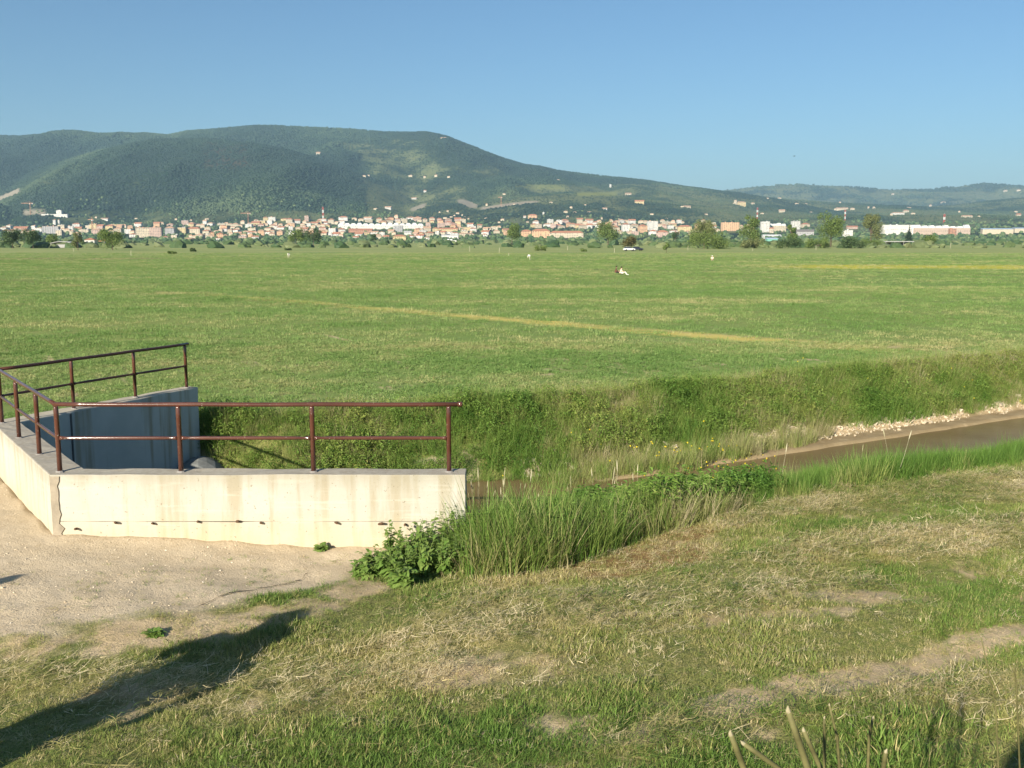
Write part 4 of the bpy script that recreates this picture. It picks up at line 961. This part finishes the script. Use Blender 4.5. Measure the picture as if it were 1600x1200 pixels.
# low hedges and scrub between meadow and town
hs = source('hedge_clump', with_mat([blob(60 + i) for i in range(4)], grass_mat('hedge', [(0, (.030, .056, .020)), (.5, (.055, .082, .028)), (1, (.105, .120, .052))], .001, .3)))
N = 2600; y = np.concatenate([uni(900, 480, 640), uni(1700, 700, 1750)]); pxs = uni(N, -60, 1660); x = (pxs - 800) / FPX * y * CS
ok = rng.random(N) < .2 + .8 * smooth(fbm(x / 60, y / 60, 19) * 3 - 1.2)
ok &= ~((y < 640) & (((pxs > 200) & (pxs < 1050)) | (pxs > 1450)) & (rng.random(N) < .8))
x, y = x[ok], y[ok]; n = len(x); sc = uni(n, 1.2, 3.2) * (.7 + y / 1600)
scatter('hedgerow_scrub', np.stack([x, y, np.full(n, ZF) + sc * .15], -1), hs, normal_rand(n, .3), np.stack([sc * 1.4, sc * 1.4, sc * .85], -1), rng.random(n), label='low scrub and hedges between the meadow and the town')

# ------------------------------------------------------------------ the town
WALL = {k: simple('plaster_' + k, c, .85, .10, .25) for k, c in dict(cream=(.45, .385, .28), white=(.55, .53, .48), peach=(.50, .32, .19), yellow=(.49, .39, .21), grey=(.33, .32, .31),
        pink=(.43, .31, .25), brick=(.36, .19, .12), brown=(.40, .31, .24), green=(.16, .36, .30)).items()}
ROOF = {k: simple('roof_' + k, c, .85, .18, .4) for k, c in dict(red=(.38, .17, .10), tan=(.46, .29, .19), grey=(.38, .37, .36), white=(.60, .60, .58), blue=(.36, .47, .60), dark=(.16, .14, .13)).items()}
PANE = simple('window_glass', (.035, .04, .05), .15, .2, .5, .5); TRIM = simple('shutter', (.20, .24, .18), .7)
def place(px, py):
    if py >= 379.2: return gp(px, py, ZF)
    return on_hill(px, py)
def house(name, px, py, wpx, hpx, wall, roof, shape, label, cat='house', group=None, yaw=None, seed=None, floors=None):
    p = place(px, py); k = p[1] / FPX; w, h = wpx * k, hpx * k; q = random.Random(seed if seed is not None else int(px * 13 + py * 7))
    yaw = q.uniform(-.35, .25) if yaw is None else yaw
    dp = min(max(w * q.uniform(.6, .9), 6), 16); root = empty(name, p, yaw); tag(root, label, cat, group)
    rh = {'flat': 0, 'gable': min(h * .32, dp * .28), 'hip': min(h * .28, dp * .25), 'shed': h * .15, 'arch': h * .45, 'teeth': h * .3, 'thin': 0}[shape]; eh = h - rh
    b = MB(); x0, x1, y0, y1 = -w / 2, w / 2, 0, dp
    if shape == 'thin':   # open shelter on posts
        for xx in np.linspace(x0 + .4, x1 - .4, 5):
            for y_ in (.3, dp - .3):
                c = MB(); c.box(xx - .09, xx + .09, y_ - .09, y_ + .09, -.3, eh - .35); c.build('post', WALL[wall], root)
        c = MB(); c.box(x0, x1, 0, dp, eh - .35, eh); c.build('roof', ROOF[roof], root)
        c = MB(); c.box(x0 + .5, x1 - .5, dp - .25, dp - .12, -.2, eh - .6); c.build('back_wall', WALL['brown'], root); return root
    b.box(x0, x1, y0, y1, -4, eh)
    if shape == 'gable': b.add([(x0, y0, eh), (x0, y1, eh), (x0, dp / 2, eh + rh), (x1, y0, eh), (x1, y1, eh), (x1, dp / 2, eh + rh)], [(0, 1, 2), (3, 5, 4)])
    b.build('wall', WALL[wall], root)
    r = MB(); o = .045 * dp + .25; t = .30
    if shape == 'gable':
        for sg in (0, 1):
            ya, za = (y0 - o, eh - o * rh / (dp / 2)) if sg == 0 else (y1 + o, eh - o * rh / (dp / 2)); yr, zr = dp / 2, eh + rh
            r.add([(x0 - o, ya, za + .05), (x1 + o, ya, za + .05), (x1 + o, yr, zr + .05), (x0 - o, yr, zr + .05), (x0 - o, ya, za + t), (x1 + o, ya, za + t), (x1 + o, yr, zr + t), (x0 - o, yr, zr + t)],
                  [(0, 1, 2, 3), (4, 7, 6, 5), (0, 4, 5, 1), (3, 2, 6, 7), (0, 3, 7, 4), (1, 5, 6, 2)])
    elif shape == 'hip':
        m = min(dp / 2, w * .42); r.add([(x0 - o, y0 - o, eh), (x1 + o, y0 - o, eh), (x1 + o, y1 + o, eh), (x0 - o, y1 + o, eh), (x0 + m, dp / 2, eh + rh), (x1 - m, dp / 2, eh + rh)],
              [(0, 3, 2, 1), (0, 1, 5, 4), (1, 2, 5), (2, 3, 4, 5), (3, 0, 4)])
    elif shape == 'arch':
        n = 9; ps = [(x0 - .3 + (w + .6) * i / (n - 1), eh + rh * math.sin(math.pi * (.08 + .84 * i / (n - 1)))) for i in range(n)]
        for (xa, za), (xb, zb) in zip(ps, ps[1:]): r.add([(xa, y0 - .4, za), (xb, y0 - .4, zb), (xb, y1, zb), (xa, y1, za), (xa, y0 - .4, za + .25), (xb, y0 - .4, zb + .25), (xb, y1, zb + .25), (xa, y1, za + .25)],
              [(0, 1, 2, 3), (4, 7, 6, 5), (0, 4, 5, 1), (2, 6, 7, 3), (0, 3, 7, 4), (1, 5, 6, 2)])
    elif shape == 'shed':
        r.add([(x0 - o, y0 - o, eh), (x1 + o, y0 - o, eh), (x1 + o, y1 + o, eh + rh), (x0 - o, y1 + o, eh + rh), (x0 - o, y0 - o, eh + t), (x1 + o, y0 - o, eh + t), (x1 + o, y1 + o, eh + rh + t), (x0 - o, y1 + o, eh + rh + t)],
              [(0, 3, 2, 1), (4, 5, 6, 7), (0, 1, 5, 4), (2, 3, 7, 6), (0, 4, 7, 3), (1, 2, 6, 5)])
    elif shape == 'teeth':
        n = max(4, int(w / 16)); s_ = w / n
        for i in range(n):
            xa = x0 + i * s_; hh = rh * q.uniform(.55, 1.1)
            r.add([(xa + .2, y0 - .2, eh), (xa + s_ - .2, y0 - .2, eh), (xa + s_ * .75, y0 - .2, eh + hh), (xa + s_ * .3, y0 - .2, eh + hh), (xa + .2, y1, eh), (xa + s_ - .2, y1, eh), (xa + s_ * .75, y1, eh + hh), (xa + s_ * .3, y1, eh + hh)],
                  [(0, 1, 2, 3), (4, 7, 6, 5), (0, 4, 5, 1), (1, 5, 6, 2), (2, 6, 7, 3), (3, 7, 4, 0)])
    if shape == 'flat':
        r.box(x0 - .25, x1 + .25, y0 - .25, y1 + .25, eh, eh + .35)
        for _ in range(2):
            xx = q.uniform(x0 + 1.5, max(x0 + 1.6, x1 - 2.5)); r.box(xx, xx + min(2.6, w * .3), dp * .4, dp * .4 + 2.4, eh + .35, eh + q.uniform(1.4, 2.4))
    rf = r.build('roof', ROOF[roof], root)
    if shape in ('gable', 'hip') and q.random() < .6:
        c = MB(); xx = q.uniform(x0 * .5, x1 * .5); c.box(xx - .4, xx + .4, dp * .55, dp * .55 + .7, eh + rh * .5, eh + rh + .9); c.build('chimney', WALL['grey'], rf)
    # windows stand in the facade, a few pixels each at most
    fl = floors if floors is not None else max(1, int(round(eh / 3.2)))
    if fl > 0 and w > 4:
        wi = MB(); nx = max(2, int(w / (3.4 if w < 30 else 5.0)))
        for f in range(fl):
            zc = eh * (f + .55) / fl
            for i in range(nx):
                if q.random() < .12: continue
                xc = x0 + w * (i + .5) / nx; ww = .62 if q.random() < .75 else 1.0; wi.box(xc - ww, xc + ww, -.06, .04, zc - .8, zc + .75)
        ny = max(1, int(dp / 4))
        for f in range(fl):
            zc = eh * (f + .55) / fl
            for i in range(ny):
                yc = dp * (i + .5) / ny
                wi.box(x1 - .04, x1 + .06, yc - .55, yc + .55, zc - .8, zc + .75)
        if wi.v: tag(wi.build('window', PANE, root), kind='stuff')
    return root
BIG = [  # px, base py, width, height, wall, roof, shape, label, category
 (140, 383, 15, 11, 'white', 'red', 'hip', 'white two storey villa with red roof right of the arched shed', 'house'),
 (159, 382, 9, 7, 'white', 'red', 'gable', 'small white annex with red roof beside the round green tree', 'house'),
 (97, 387, 37, 9, 'grey', 'grey', 'arch', 'grey shed with a wide arched roof at the edge of the far left wood', 'shed'),
 (92, 371, 9, 11, 'cream', 'grey', 'flat', 'narrow pale block with tall openings behind the far left wood', 'building'),
 (79, 365, 24, 11, 'grey', 'tan', 'flat', 'wide grey block below the twin pale towers at left', 'building'),
 (32, 362, 20, 8, 'cream', 'red', 'gable', 'long cream house above the far left wood', 'house'),
 (150, 368, 13, 11, 'pink', 'tan', 'hip', 'pinkish block behind the white villa at left', 'building'),
 (223, 371, 21, 15, 'cream', 'red', 'flat', 'left block of the pale apartment row on the left side of town', 'apartment block'),
 (243, 371, 18, 15, 'pink', 'tan', 'flat', 'pinkish second block of the pale apartment row', 'apartment block'),
 (265, 367, 14, 13, 'grey', 'tan', 'hip', 'grey block with a shaded gap right of the pinkish apartment block', 'apartment block'),
 (284, 367, 12, 11, 'yellow', 'grey', 'flat', 'yellowish block between grey and cream apartment blocks', 'apartment block'),
 (302, 367, 21, 12, 'cream', 'red', 'hip', 'rightmost cream block of the pale apartment row with red roof', 'apartment block'),
 (294, 377, 13, 6, 'yellow', 'tan', 'hip', 'yellow house in front of the cream apartment block', 'house'),
 (340, 376, 9, 5, 'white', 'red', 'hip', 'bright white low house right of the apartment row', 'house'),
 (408, 368, 10, 9, 'peach', 'tan', 'hip', 'orange tinted house left of the leaning pair of trees', 'house'),
 (437, 368, 9, 8, 'peach', 'tan', 'hip', 'peach house next to the leaning pair of trees', 'house'),
 (595, 358.5, 131, 10, 'white', 'white', 'teeth', 'very long white works building with a notched roof line', 'factory'),
 (563, 363.5, 36, 6, 'brick', 'red', 'gable', 'low brick building under the long white works', 'building'),
 (622, 363, 14, 10, 'grey', 'grey', 'flat', 'square grey block in front of the long white works', 'building'),
 (637, 368, 11, 7, 'white', 'grey', 'gable', 'bright white house right below the grey square block', 'house'),
 (624, 376, 20, 9, 'yellow', 'red', 'hip', 'yellow farmhouse with red roof among trees near the meadow', 'house'),
 (603, 374, 9, 6, 'white', 'red', 'gable', 'white house with red roof left of the yellow farmhouse', 'house'),
 (584, 366.5, 13, 5, 'white', 'tan', 'gable', 'long low white house above the small round dark tree', 'house'),
 (556, 374, 9, 5, 'white', 'red', 'gable', 'white house alone below the brick building', 'house'),
 (683, 369, 6, 8, 'white', 'tan', 'flat', 'small white tower-like house left of the white warehouses', 'house'),
 (703, 374, 26, 7, 'white', 'white', 'shed', 'white warehouse group close behind the meadow', 'warehouse'),
 (704, 380, 18, 4, 'white', 'white', 'flat', 'flat white lorry depot in front of the white warehouses', 'warehouse'),
 (667, 376, 8, 6, 'white', 'tan', 'hip', 'white cube house left end of the warehouse group', 'house'),
 (700, 362, 30, 6, 'yellow', 'red', 'gable', 'long yellow terrace with red roof behind the warehouses', 'house'),
 (757, 370, 9, 5, 'white', 'red', 'hip', 'white house with red roof left of the full green tree', 'house'),
 (822, 370, 16, 11, 'peach', 'red', 'hip', 'left wing of the peach terraces with red roofs', 'building'),
 (845, 372, 27, 14, 'peach', 'red', 'hip', 'middle block of the peach terraces with a large red roof', 'building'),
 (885, 372, 52, 11, 'cream', 'red', 'hip', 'long peach building with red roof facing the meadow', 'building'),
 (978, 362, 12, 13, 'white', 'red', 'hip', 'tall white block right of the broad green tree', 'apartment block'),
 (1035, 371, 18, 11, 'pink', 'red', 'hip', 'pinkish house with red roof before the dense right part of town', 'house'),
 (1020, 360, 16, 14, 'white', 'tan', 'flat', 'white apartment block in the dense right part of town', 'apartment block'),
 (1005, 364, 13, 13, 'peach', 'red', 'hip', 'orange house row end left of the white apartment block', 'house'),
 (1070, 362, 21, 10, 'yellow', 'red', 'hip', 'yellow terrace left of the widest thicket', 'building'),
 (1141, 361, 27, 13, 'peach', 'tan', 'flat', 'peach flats seen between thicket and tall airy tree', 'apartment block'),
 (1196, 363, 13, 16, 'white', 'white', 'flat', 'tall white flats right of the tall airy tree', 'apartment block'),
 (1214, 362, 28, 13, 'cream', 'white', 'teeth', 'large cream block with small roof domes', 'building'),
 (1244, 361, 12, 15, 'white', 'grey', 'flat', 'white block right end of the large cream block', 'building'),
 (1207, 373, 27, 6, 'white', 'white', 'gable', 'low white hall behind the bushes right of the airy tree', 'warehouse'),
 (1207, 381, 16, 9, 'green', 'blue', 'shed', 'small green shed at the left end of the dark bushes', 'shed'),
 (1258, 368, 26, 9, 'grey', 'dark', 'gable', 'grey hall with a dark roof left of the tallest broad tree', 'warehouse'),
 (1325, 370, 14, 10, 'white', 'white', 'flat', 'bright white cube hall between the two tallest trees', 'building'),
 (1332, 358, 16, 5, 'pink', 'red', 'gable', 'pink roofed house behind the bright white cube hall', 'house'),
 (1405, 367, 54, 15, 'white', 'white', 'flat', 'long white hall with a dark window band behind the conifer', 'factory'),
 (1472, 367, 84, 15, 'brown', 'white', 'teeth', 'very long brownish hall with white roof lights', 'factory'),
 (1489, 370, 10, 12, 'brick', 'red', 'flat', 'small orange tower house before the brownish hall', 'house'),
 (1504, 366, 16, 7, 'cream', 'tan', 'arch', 'cream house with rounded roof at the end of the brownish hall', 'house'),
 (1559, 366, 45, 9, 'cream', 'blue', 'shed', 'longer blue roofed shed at the right of the meadow edge', 'shed'),
 (1598, 364, 24, 8, 'cream', 'blue', 'shed', 'shorter blue roofed shed cut by the right photo edge', 'shed'),
 (1412, 386, 58, 9, 'grey', 'grey', 'thin', 'open flat roofed shelter among bushes at the meadow edge', 'shelter'),
 (85, 339, 58, 4, 'white', 'white', 'flat', 'long low white works at the foot of the left hill', 'factory'),
 (92, 336, 8, 7, 'white', 'grey', 'flat', 'white block standing on the long low works at left', 'building'),
 (163, 345, 16, 4, 'white', 'tan', 'gable', 'cream farm on the rise above the left side of town', 'house'),
 (85, 353, 4, 9, 'white', 'red', 'flat', 'wider of the two pale towers on the left', 'tower'),
 (92, 352, 2.5, 8, 'white', 'red', 'flat', 'slimmer of the two pale towers on the left', 'tower'),
 (536, 345, 14, 7, 'white', 'red', 'hip', 'white villa group above the long white works', 'house'),
 (832, 342, 14, 7, 'peach', 'red', 'hip', 'orange villa on the slope above the peach terraces', 'house'),
 (820, 341, 6, 4, 'white', 'tan', 'gable', 'small white house left of the orange villa', 'house'),
 (849, 336, 4, 4, 'white', 'white', 'flat', 'tiny bright white house right of the orange villa', 'house'),
 (954, 293, 4, 5, 'white', 'white', 'flat', 'bright white tower house high on the right slope', 'house'),
 (982, 305, 13, 4, 'cream', 'tan', 'gable', 'cream farmhouse right of the bright white tower house', 'house'),
 (999, 319, 14, 6, 'yellow', 'red', 'gable', 'yellow farmhouse with side wing mid slope on the right', 'house'),
 (945, 329, 10, 5, 'white', 'tan', 'gable', 'white house on the lower slope above the broad green tree', 'house'),
 (1074, 325, 16, 4, 'cream', 'tan', 'gable', 'long cream farm below the right ridge', 'house'),
 (1158, 322, 15, 7, 'yellow', 'tan', 'hip', 'large yellow villa with tower on the right slope', 'villa'),
 (1149, 320, 4, 7, 'cream', 'red', 'flat', 'tower at the left of the large yellow villa', 'tower'),
 (1222, 332, 13, 5, 'cream', 'tan', 'gable', 'cream farmhouse on the slope above the large cream block', 'house'),
 (1316, 328, 26, 4, 'cream', 'tan', 'gable', 'long farm group on the slope above the tallest broad tree', 'house'),
 (1404, 336, 28, 5, 'white', 'tan', 'hip', 'white hamlet house long and low above the long white hall', 'house'),
 (1416, 332, 12, 5, 'cream', 'red', 'hip', 'cream house behind the white hamlet house', 'house'),
 (1512, 340, 22, 4, 'cream', 'tan', 'gable', 'cream farm on the slope above the brownish hall', 'house'),
 (1592, 338, 9, 5, 'cream', 'red', 'gable', 'cream house on the slope at the right photo edge', 'house'),
 (497, 242, 9, 5, 'cream', 'tan', 'gable', 'pale farm high on the wooded mountain', 'house'),
 (693, 217, 12, 3, 'cream', 'tan', 'gable', 'pale building on the right shoulder of the mountain top', 'building'),
 (606, 327, 14, 5, 'white', 'tan', 'gable', 'white farm on the low olive hill left of the pale quarry scar', 'house'),
 (647, 312, 11, 4, 'white', 'tan', 'gable', 'white house near the top of the low olive hill', 'house'),
 (664, 301, 6, 4, 'white', 'red', 'gable', 'small white house highest on the low olive hill', 'house'),
]
BIGP = []
for a in BIG:
    if a[1] < 346 and a[3] <= 5: a = (a[0], a[1], a[2] * .68, a[3] * .85) + tuple(a[4:])
    house(a[8].replace(' ', '_'), *a[:7], a[7], a[8], yaw=random.uniform(-.15, .12), floors=(1 if a[8] in ('warehouse', 'factory') else 0 if a[8] in ('shed', 'shelter') else None)); BIGP.append((a[0], a[1] - a[3] / 2, a[2] / 2, a[3] / 2))
# indistinct houses: scattered farms on the slopes, then the packed town
WW = [('cream', 'cream'), ('white', 'white'), ('peach', 'orange'), ('yellow', 'yellow'), ('pink', 'pinkish')]
SL = [(485, 345), (690, 333), (698, 332), (696, 342), (706, 340), (715, 335), (725, 341), (730, 344), (702, 347), (711, 339), (720, 338), (757, 343), (780, 349), (786, 345), (790, 305), (757, 322), (805, 320), (826, 348), (857, 346), (872, 283), (884, 333), (889, 341),
      (892, 326), (898, 334), (920, 333), (940, 343), (966, 343), (1043, 343), (1066, 324), (1145, 319), (1176, 320), (1203, 311), (1217, 311), (1244, 320), (1260, 320), (1268, 333), (1306, 329), (1330, 328), (1360, 326), (1366, 326), (1395, 337), (1430, 335), (1453, 323), (1475, 318),
      (1502, 332), (1531, 339), (1594, 299), (1585, 332), (570, 277), (578, 276), (640, 277), (662, 279), (678, 277), (700, 279), (588, 328), (600, 343), (272, 344), (300, 346), (322, 344), (210, 343), (150, 341), (1420, 326), (1310, 318), (1400, 305), (1570, 300), (915, 322), (1020, 336), (860, 318), (1100, 336), (1190, 335)]
HS = []
for i, (px, py) in enumerate(SL):
    q = random.Random(i); wl, wn_ = WW[q.choice([0, 0, 1, 1, 3])]; side = 'left' if px < 954 else 'right'
    HS.append((px + q.gauss(0, 2), py, q.uniform(2.5, 6.5), q.uniform(2.0, 3.6), wl, q.choice(['red', 'tan', 'tan']), q.choice(['gable', 'hip']), 'tiny %s farmhouses on the slopes %s of the white tower house' % (wn_, side), 900 + i))
SPAN = [(-10, 112, 357, 367, 20, 'above the far left wood'), (108, 215, 356, 372, 22, 'right of the twin pale towers'), (205, 330, 352, 375, 20, 'around the pale apartment row'),
        (318, 425, 350, 375, 40, 'right of the apartment row'), (395, 535, 346, 372, 50, 'around the striped mast'), (530, 660, 344, 350, 14, 'behind the long white works'), (530, 660, 362, 374, 10, 'before the long white works'),
        (630, 735, 346, 371, 34, 'right of the long white works'), (700, 800, 358, 370, 16, 'behind the white warehouses'), (830, 945, 349, 359, 24, 'behind the peach terraces'),
        (935, 1105, 349, 368, 46, 'left of the widest thicket'), (1110, 1260, 354, 366, 12, 'around the tall white flats')]
ti = 0
for x0, x1, y0, y1, n, where in SPAN:
    for j in range(n):
        q = random.Random(5000 + ti); ti += 1
        for _ in range(12):
            px, py = q.uniform(x0, x1), y0 + (y1 - y0) * q.random(); w = q.uniform(6, 13); h = q.uniform(4.5, 8.5)
            if not any(abs(px - a) < b_ + w * .35 and abs(py - h / 2 - c_) < d_ + h * .2 for a, c_, b_, d_ in BIGP): break
        BIGP.append((px, py - h / 2, w * .25, h * .3))
        wl, wn_ = q.choice(WW[:2] * 2 + WW); ft = q.random() < .25
        HS.append((px, py, w, h, wl, q.choice(['red', 'red', 'tan']) if not ft else q.choice(['tan', 'grey']), 'flat' if ft else q.choice(['gable', 'hip', 'hip']), 'small %s %s houses %s' % (wn_, 'flat-roofed' if ft else 'pitch-roofed', where), 5000 + ti))
HS.sort(key=lambda a: -a[2] * a[3])
ONE, REST = HS[:215] , HS[215:]
from collections import defaultdict
GR = defaultdict(list)
for a in ONE: GR[a[7]].append(a)
for lab, mem in GR.items():
    mem.sort(key=lambda a: a[0])
    for i, a in enumerate(mem):
        nm = lab if len(mem) > 1 else lab
        house('house', *a[:7], ('the one %s' % lab.replace('houses', 'house').replace('farmhouses', 'farmhouse')) if len(mem) == 1 else '%s from left of the %s' % (ORD[i], lab), 'house', lab, seed=a[8])
# the smallest remaining houses are joined
wv, rv = MB(), MB()
for a in REST:
    p = place(a[0], a[1]); k = p[1] / FPX; w, h = a[2] * k, a[3] * k; q = random.Random(a[8]); M = Matrix.Translation(p) @ Matrix.Rotation(q.uniform(-.35, .25), 4, 'Z'); d_ = w * .7; rh = h * .28
    wv.box(-w / 2, w / 2, 0, d_, -4, h - rh, M); o = .5
    for xx in np.arange(-w / 2 + 1.6, w / 2 - 1, 3.2): pass
    rv.add([M @ Vector(v_) for v_ in ((-w / 2 - o, -o, h - rh), (w / 2 + o, -o, h - rh), (w / 2 + o, d_ + o, h - rh), (-w / 2 - o, d_ + o, h - rh), (-w / 2 + d_ * .4, d_ / 2, h), (w / 2 - d_ * .4, d_ / 2, h))], [(0, 3, 2, 1), (0, 1, 5, 4), (1, 2, 5), (2, 3, 4, 5), (3, 0, 4)])
pk = empty('distant_houses'); tag(pk, kind='stuff'); pk['label'] = 'smallest pale houses scattered through the town and slopes'
tag(wv.build('walls', WALL['cream'], pk), kind='stuff'); tag(rv.build('roofs', ROOF['tan'], pk), kind='stuff')
# greenery between the houses
tw = source('town_tree', with_mat([blob(80 + i) for i in range(4)], grass_mat('town_leaf', [(0, (.030, .058, .024)), (.5, (.052, .085, .030)), (1, (.100, .125, .050))], .001, .3)))
N = 9000; v = rng.random(N); y = 1500 + 2000 * v ** 1.1; pxs = uni(N, -80, 1680); x = (pxs - 800) / FPX * y * CS
z = np.maximum(hill_z(x, y), ZF); ok = rng.random(N) < .25 + .75 * smooth(fbm(x / 90, y / 90, 29) * 3 - 1.1); x, y, z = x[ok], y[ok], z[ok]; n = len(x); sc = uni(n, 1.8, 5.4)
scatter('town_greenery', np.stack([x, y, z + sc * .4], -1), tw, normal_rand(n, .3), np.stack([sc * 1.1, sc * 1.1, sc], -1), rng.random(n), label='garden trees and hedges between the houses of the town')

# masts and cranes
RED = simple('red_paint', (.42, .06, .04), .6); WHT = simple('white_paint', (.75, .74, .70), .6); RUST = simple('crane_paint', (.40, .20, .11), .7); GREY = simple('galvanised', (.42, .43, .43), .6)
def lattice(b, w, h, n, z0=0.0, tw=None):
    tw = w if tw is None else tw; r = max(.12, w * .10)
    for sx in (-1, 1):
        for sy in (-1, 1): b.tube([(sx * w / 2, sy * w / 2, z0), (sx * tw / 2, sy * tw / 2, z0 + h)], r, 4)
    for i in range(n):
        f0, f1 = i / n, (i + 1) / n; wa, wb = w + (tw - w) * f0, w + (tw - w) * f1
        for sg in (-1, 1):
            b.tube([(-sg * wa / 2, -wa / 2, z0 + h * f0), (sg * wb / 2, -wb / 2, z0 + h * f1)], r * .7, 3); b.tube([(sg * wa / 2, -wa / 2, z0 + h * f0), (sg * wb / 2, wb / 2, z0 + h * f1)], r * .7, 3)
def mast(px, py, hpx, w, bands, label):
    p = place(px, py); h = hpx / FPX * p[1]; root = empty('mast', p); tag(root, label, 'mast', 'masts over the town')
    for i in range(bands):
        b = MB(); lattice(b, w, h / bands + .02, 3, h * i / bands); b.build('red_section' if (bands - i) % 2 else 'white_section', RED if (bands - i) % 2 else WHT, root)
    b = MB(); b.tube([(0, 0, h - 1), (0, 0, h + 3)], .25, 5); b.build('antenna', GREY, root)
mast(505, 346, 22, 3.6, 5, 'red and white striped mast at the foot of the mountain')
mast(1183, 343, 18, 3.2, 5, 'red and white mast above the tall airy tree')
mast(1320, 346, 18, 3.0, 5, 'pale banded mast right of the tallest broad tree')
mast(1475, 348, 13, 4.0, 3, 'short pale banded mast above the brownish hall')
def crane(px, py, hpx, jib, label):
    p = place(px, py); k = p[1] / FPX; h = hpx * k; root = empty('tower_crane', p, random.uniform(-.2, .2)); tag(root, label, 'crane', 'tower cranes')
    b = MB(); lattice(b, 2.4, h, 9); b.build('tower', RUST, root)
    b = MB(); b.box(-jib * k, jib * k * .35, -.7, .7, h - .2, h + 1.3); b.tube([(0, 0, h), (0, 0, h + 6)], .5, 5); b.tube([(0, 0, h + 6), (-jib * k * .7, 0, h + 1.2)], .2, 4); b.tube([(0, 0, h + 6), (jib * k * .3, 0, h + 1.2)], .2, 4); b.build('jib', RUST, root)
    b = MB(); b.box(jib * k * .22, jib * k * .35, -.9, .9, h - 2.2, h - .25); b.build('counterweight', GREY, root); b = MB(); b.box(-1.2, 1.2, -2.2, -.75, h - 2.4, h - .3); b.build('cab', WALL['white'], root)
crane(388, 351, 17, 11, 'brown tower crane right of the apartment row')
crane(145, 366, 22, 6, 'tower crane behind the white villa at left')
crane(48, 337, 18, 14, 'tower crane over the rubble slope at far left')
crane(783, 322, 13, 5, 'tower crane beside the pale road cut on the low hill')

# parked cars under the reddish tree, the bird
tyre = simple('tyre', (.02, .02, .02), .9); gl = simple('car_glass', (.03, .035, .04), .1, .1, 1, .6)
def car(px, py, paint, rz, label):
    p = at_field(px, py); root = empty('parked_car', p, rz); tag(root, label, 'car', 'cars parked at the meadow edge'); b = MB()
    pr = [(-2.1, .35), (-2.1, .75), (-1.9, .92), (-1.2, .98), (1.1, .95), (2.0, .80), (2.1, .55), (2.1, .35)]
    vs = [(x_, sg * .82, z_) for sg in (-1, 1) for x_, z_ in pr]; n = len(pr); b.add(vs, [tuple(range(n)), tuple(range(n, 2 * n))[::-1]] + [(i, (i + 1) % n, (i + 1) % n + n, i + n) for i in range(n)]); b.build('body', paint, root, .06)
    c = MB(); c.add([(-1.75, -.74, .98), (1.0, -.74, .95), (1.0, .74, .95), (-1.75, .74, .98), (-1.3, -.62, 1.45), (.25, -.62, 1.45), (.25, .62, 1.45), (-1.3, .62, 1.45)], [(0, 3, 2, 1), (4, 5, 6, 7), (0, 1, 5, 4), (1, 2, 6, 5), (2, 3, 7, 6), (3, 0, 4, 7)]); c.build('windows', gl, root)
    c = MB(); c.box(-1.25, .2, -.60, .60, 1.452, 1.49); c.build('roof', paint, root, .02)
    for x_ in (-1.3, 1.3):
        for sg in (-1, 1):
            c = MB(); c.tube([(x_, sg * .66, .32), (x_, sg * .86, .32)], .32, 12); c.build('wheel', tyre, root)
car(996, 391.5, simple('car_dark', (.03, .035, .05), .3, .1, 1, .6), .3, 'dark car parked right under the reddish green small tree')
car(983, 392, simple('car_white', (.70, .70, .68), .3, .1, 1, .6), .2, 'white car parked left under the reddish green small tree')
bd = simple('dark_feathers', (.03, .03, .035), .8); p = gp(1241, 244, Y=320); root = empty('bird', p, .4); tag(root, 'tiny dark bird gliding high in the sky over the right hills', 'bird')
b = MB(); b.tube([(-.32, 0, 0), (-.15, 0, .01), (.1, 0, .02), (.28, 0, .03), (.36, 0, .02)], [.02, .08, .09, .05, .015], 7); b.build('body', bd, root)
for sg in (-1, 1):
    b = MB(); b.add([(.12, sg * .05, .04), (-.12, sg * .05, .04), (-.14, sg * .45, .12), (.06, sg * .5, .13), (-.10, sg * .85, .06), (.12, sg * .05, .055), (-.12, sg * .05, .055), (-.14, sg * .45, .13), (.06, sg * .5, .145), (-.10, sg * .85, .07)],
              [(0, 1, 2, 3), (3, 2, 4), (5, 8, 7, 6), (8, 9, 7), (0, 3, 8, 5), (3, 4, 9, 8), (4, 2, 7, 9), (2, 1, 6, 7)]); b.build('wing', bd, root)
b = MB(); b.add([(-.30, -.02, 0), (-.30, .02, 0), (-.52, .09, 0), (-.52, -.09, 0), (-.30, 0, .015), (-.52, 0, .012)], [(0, 1, 2, 3), (0, 3, 5, 4), (1, 4, 5, 2)]); b.build('tail', bd, root)
add_haze()
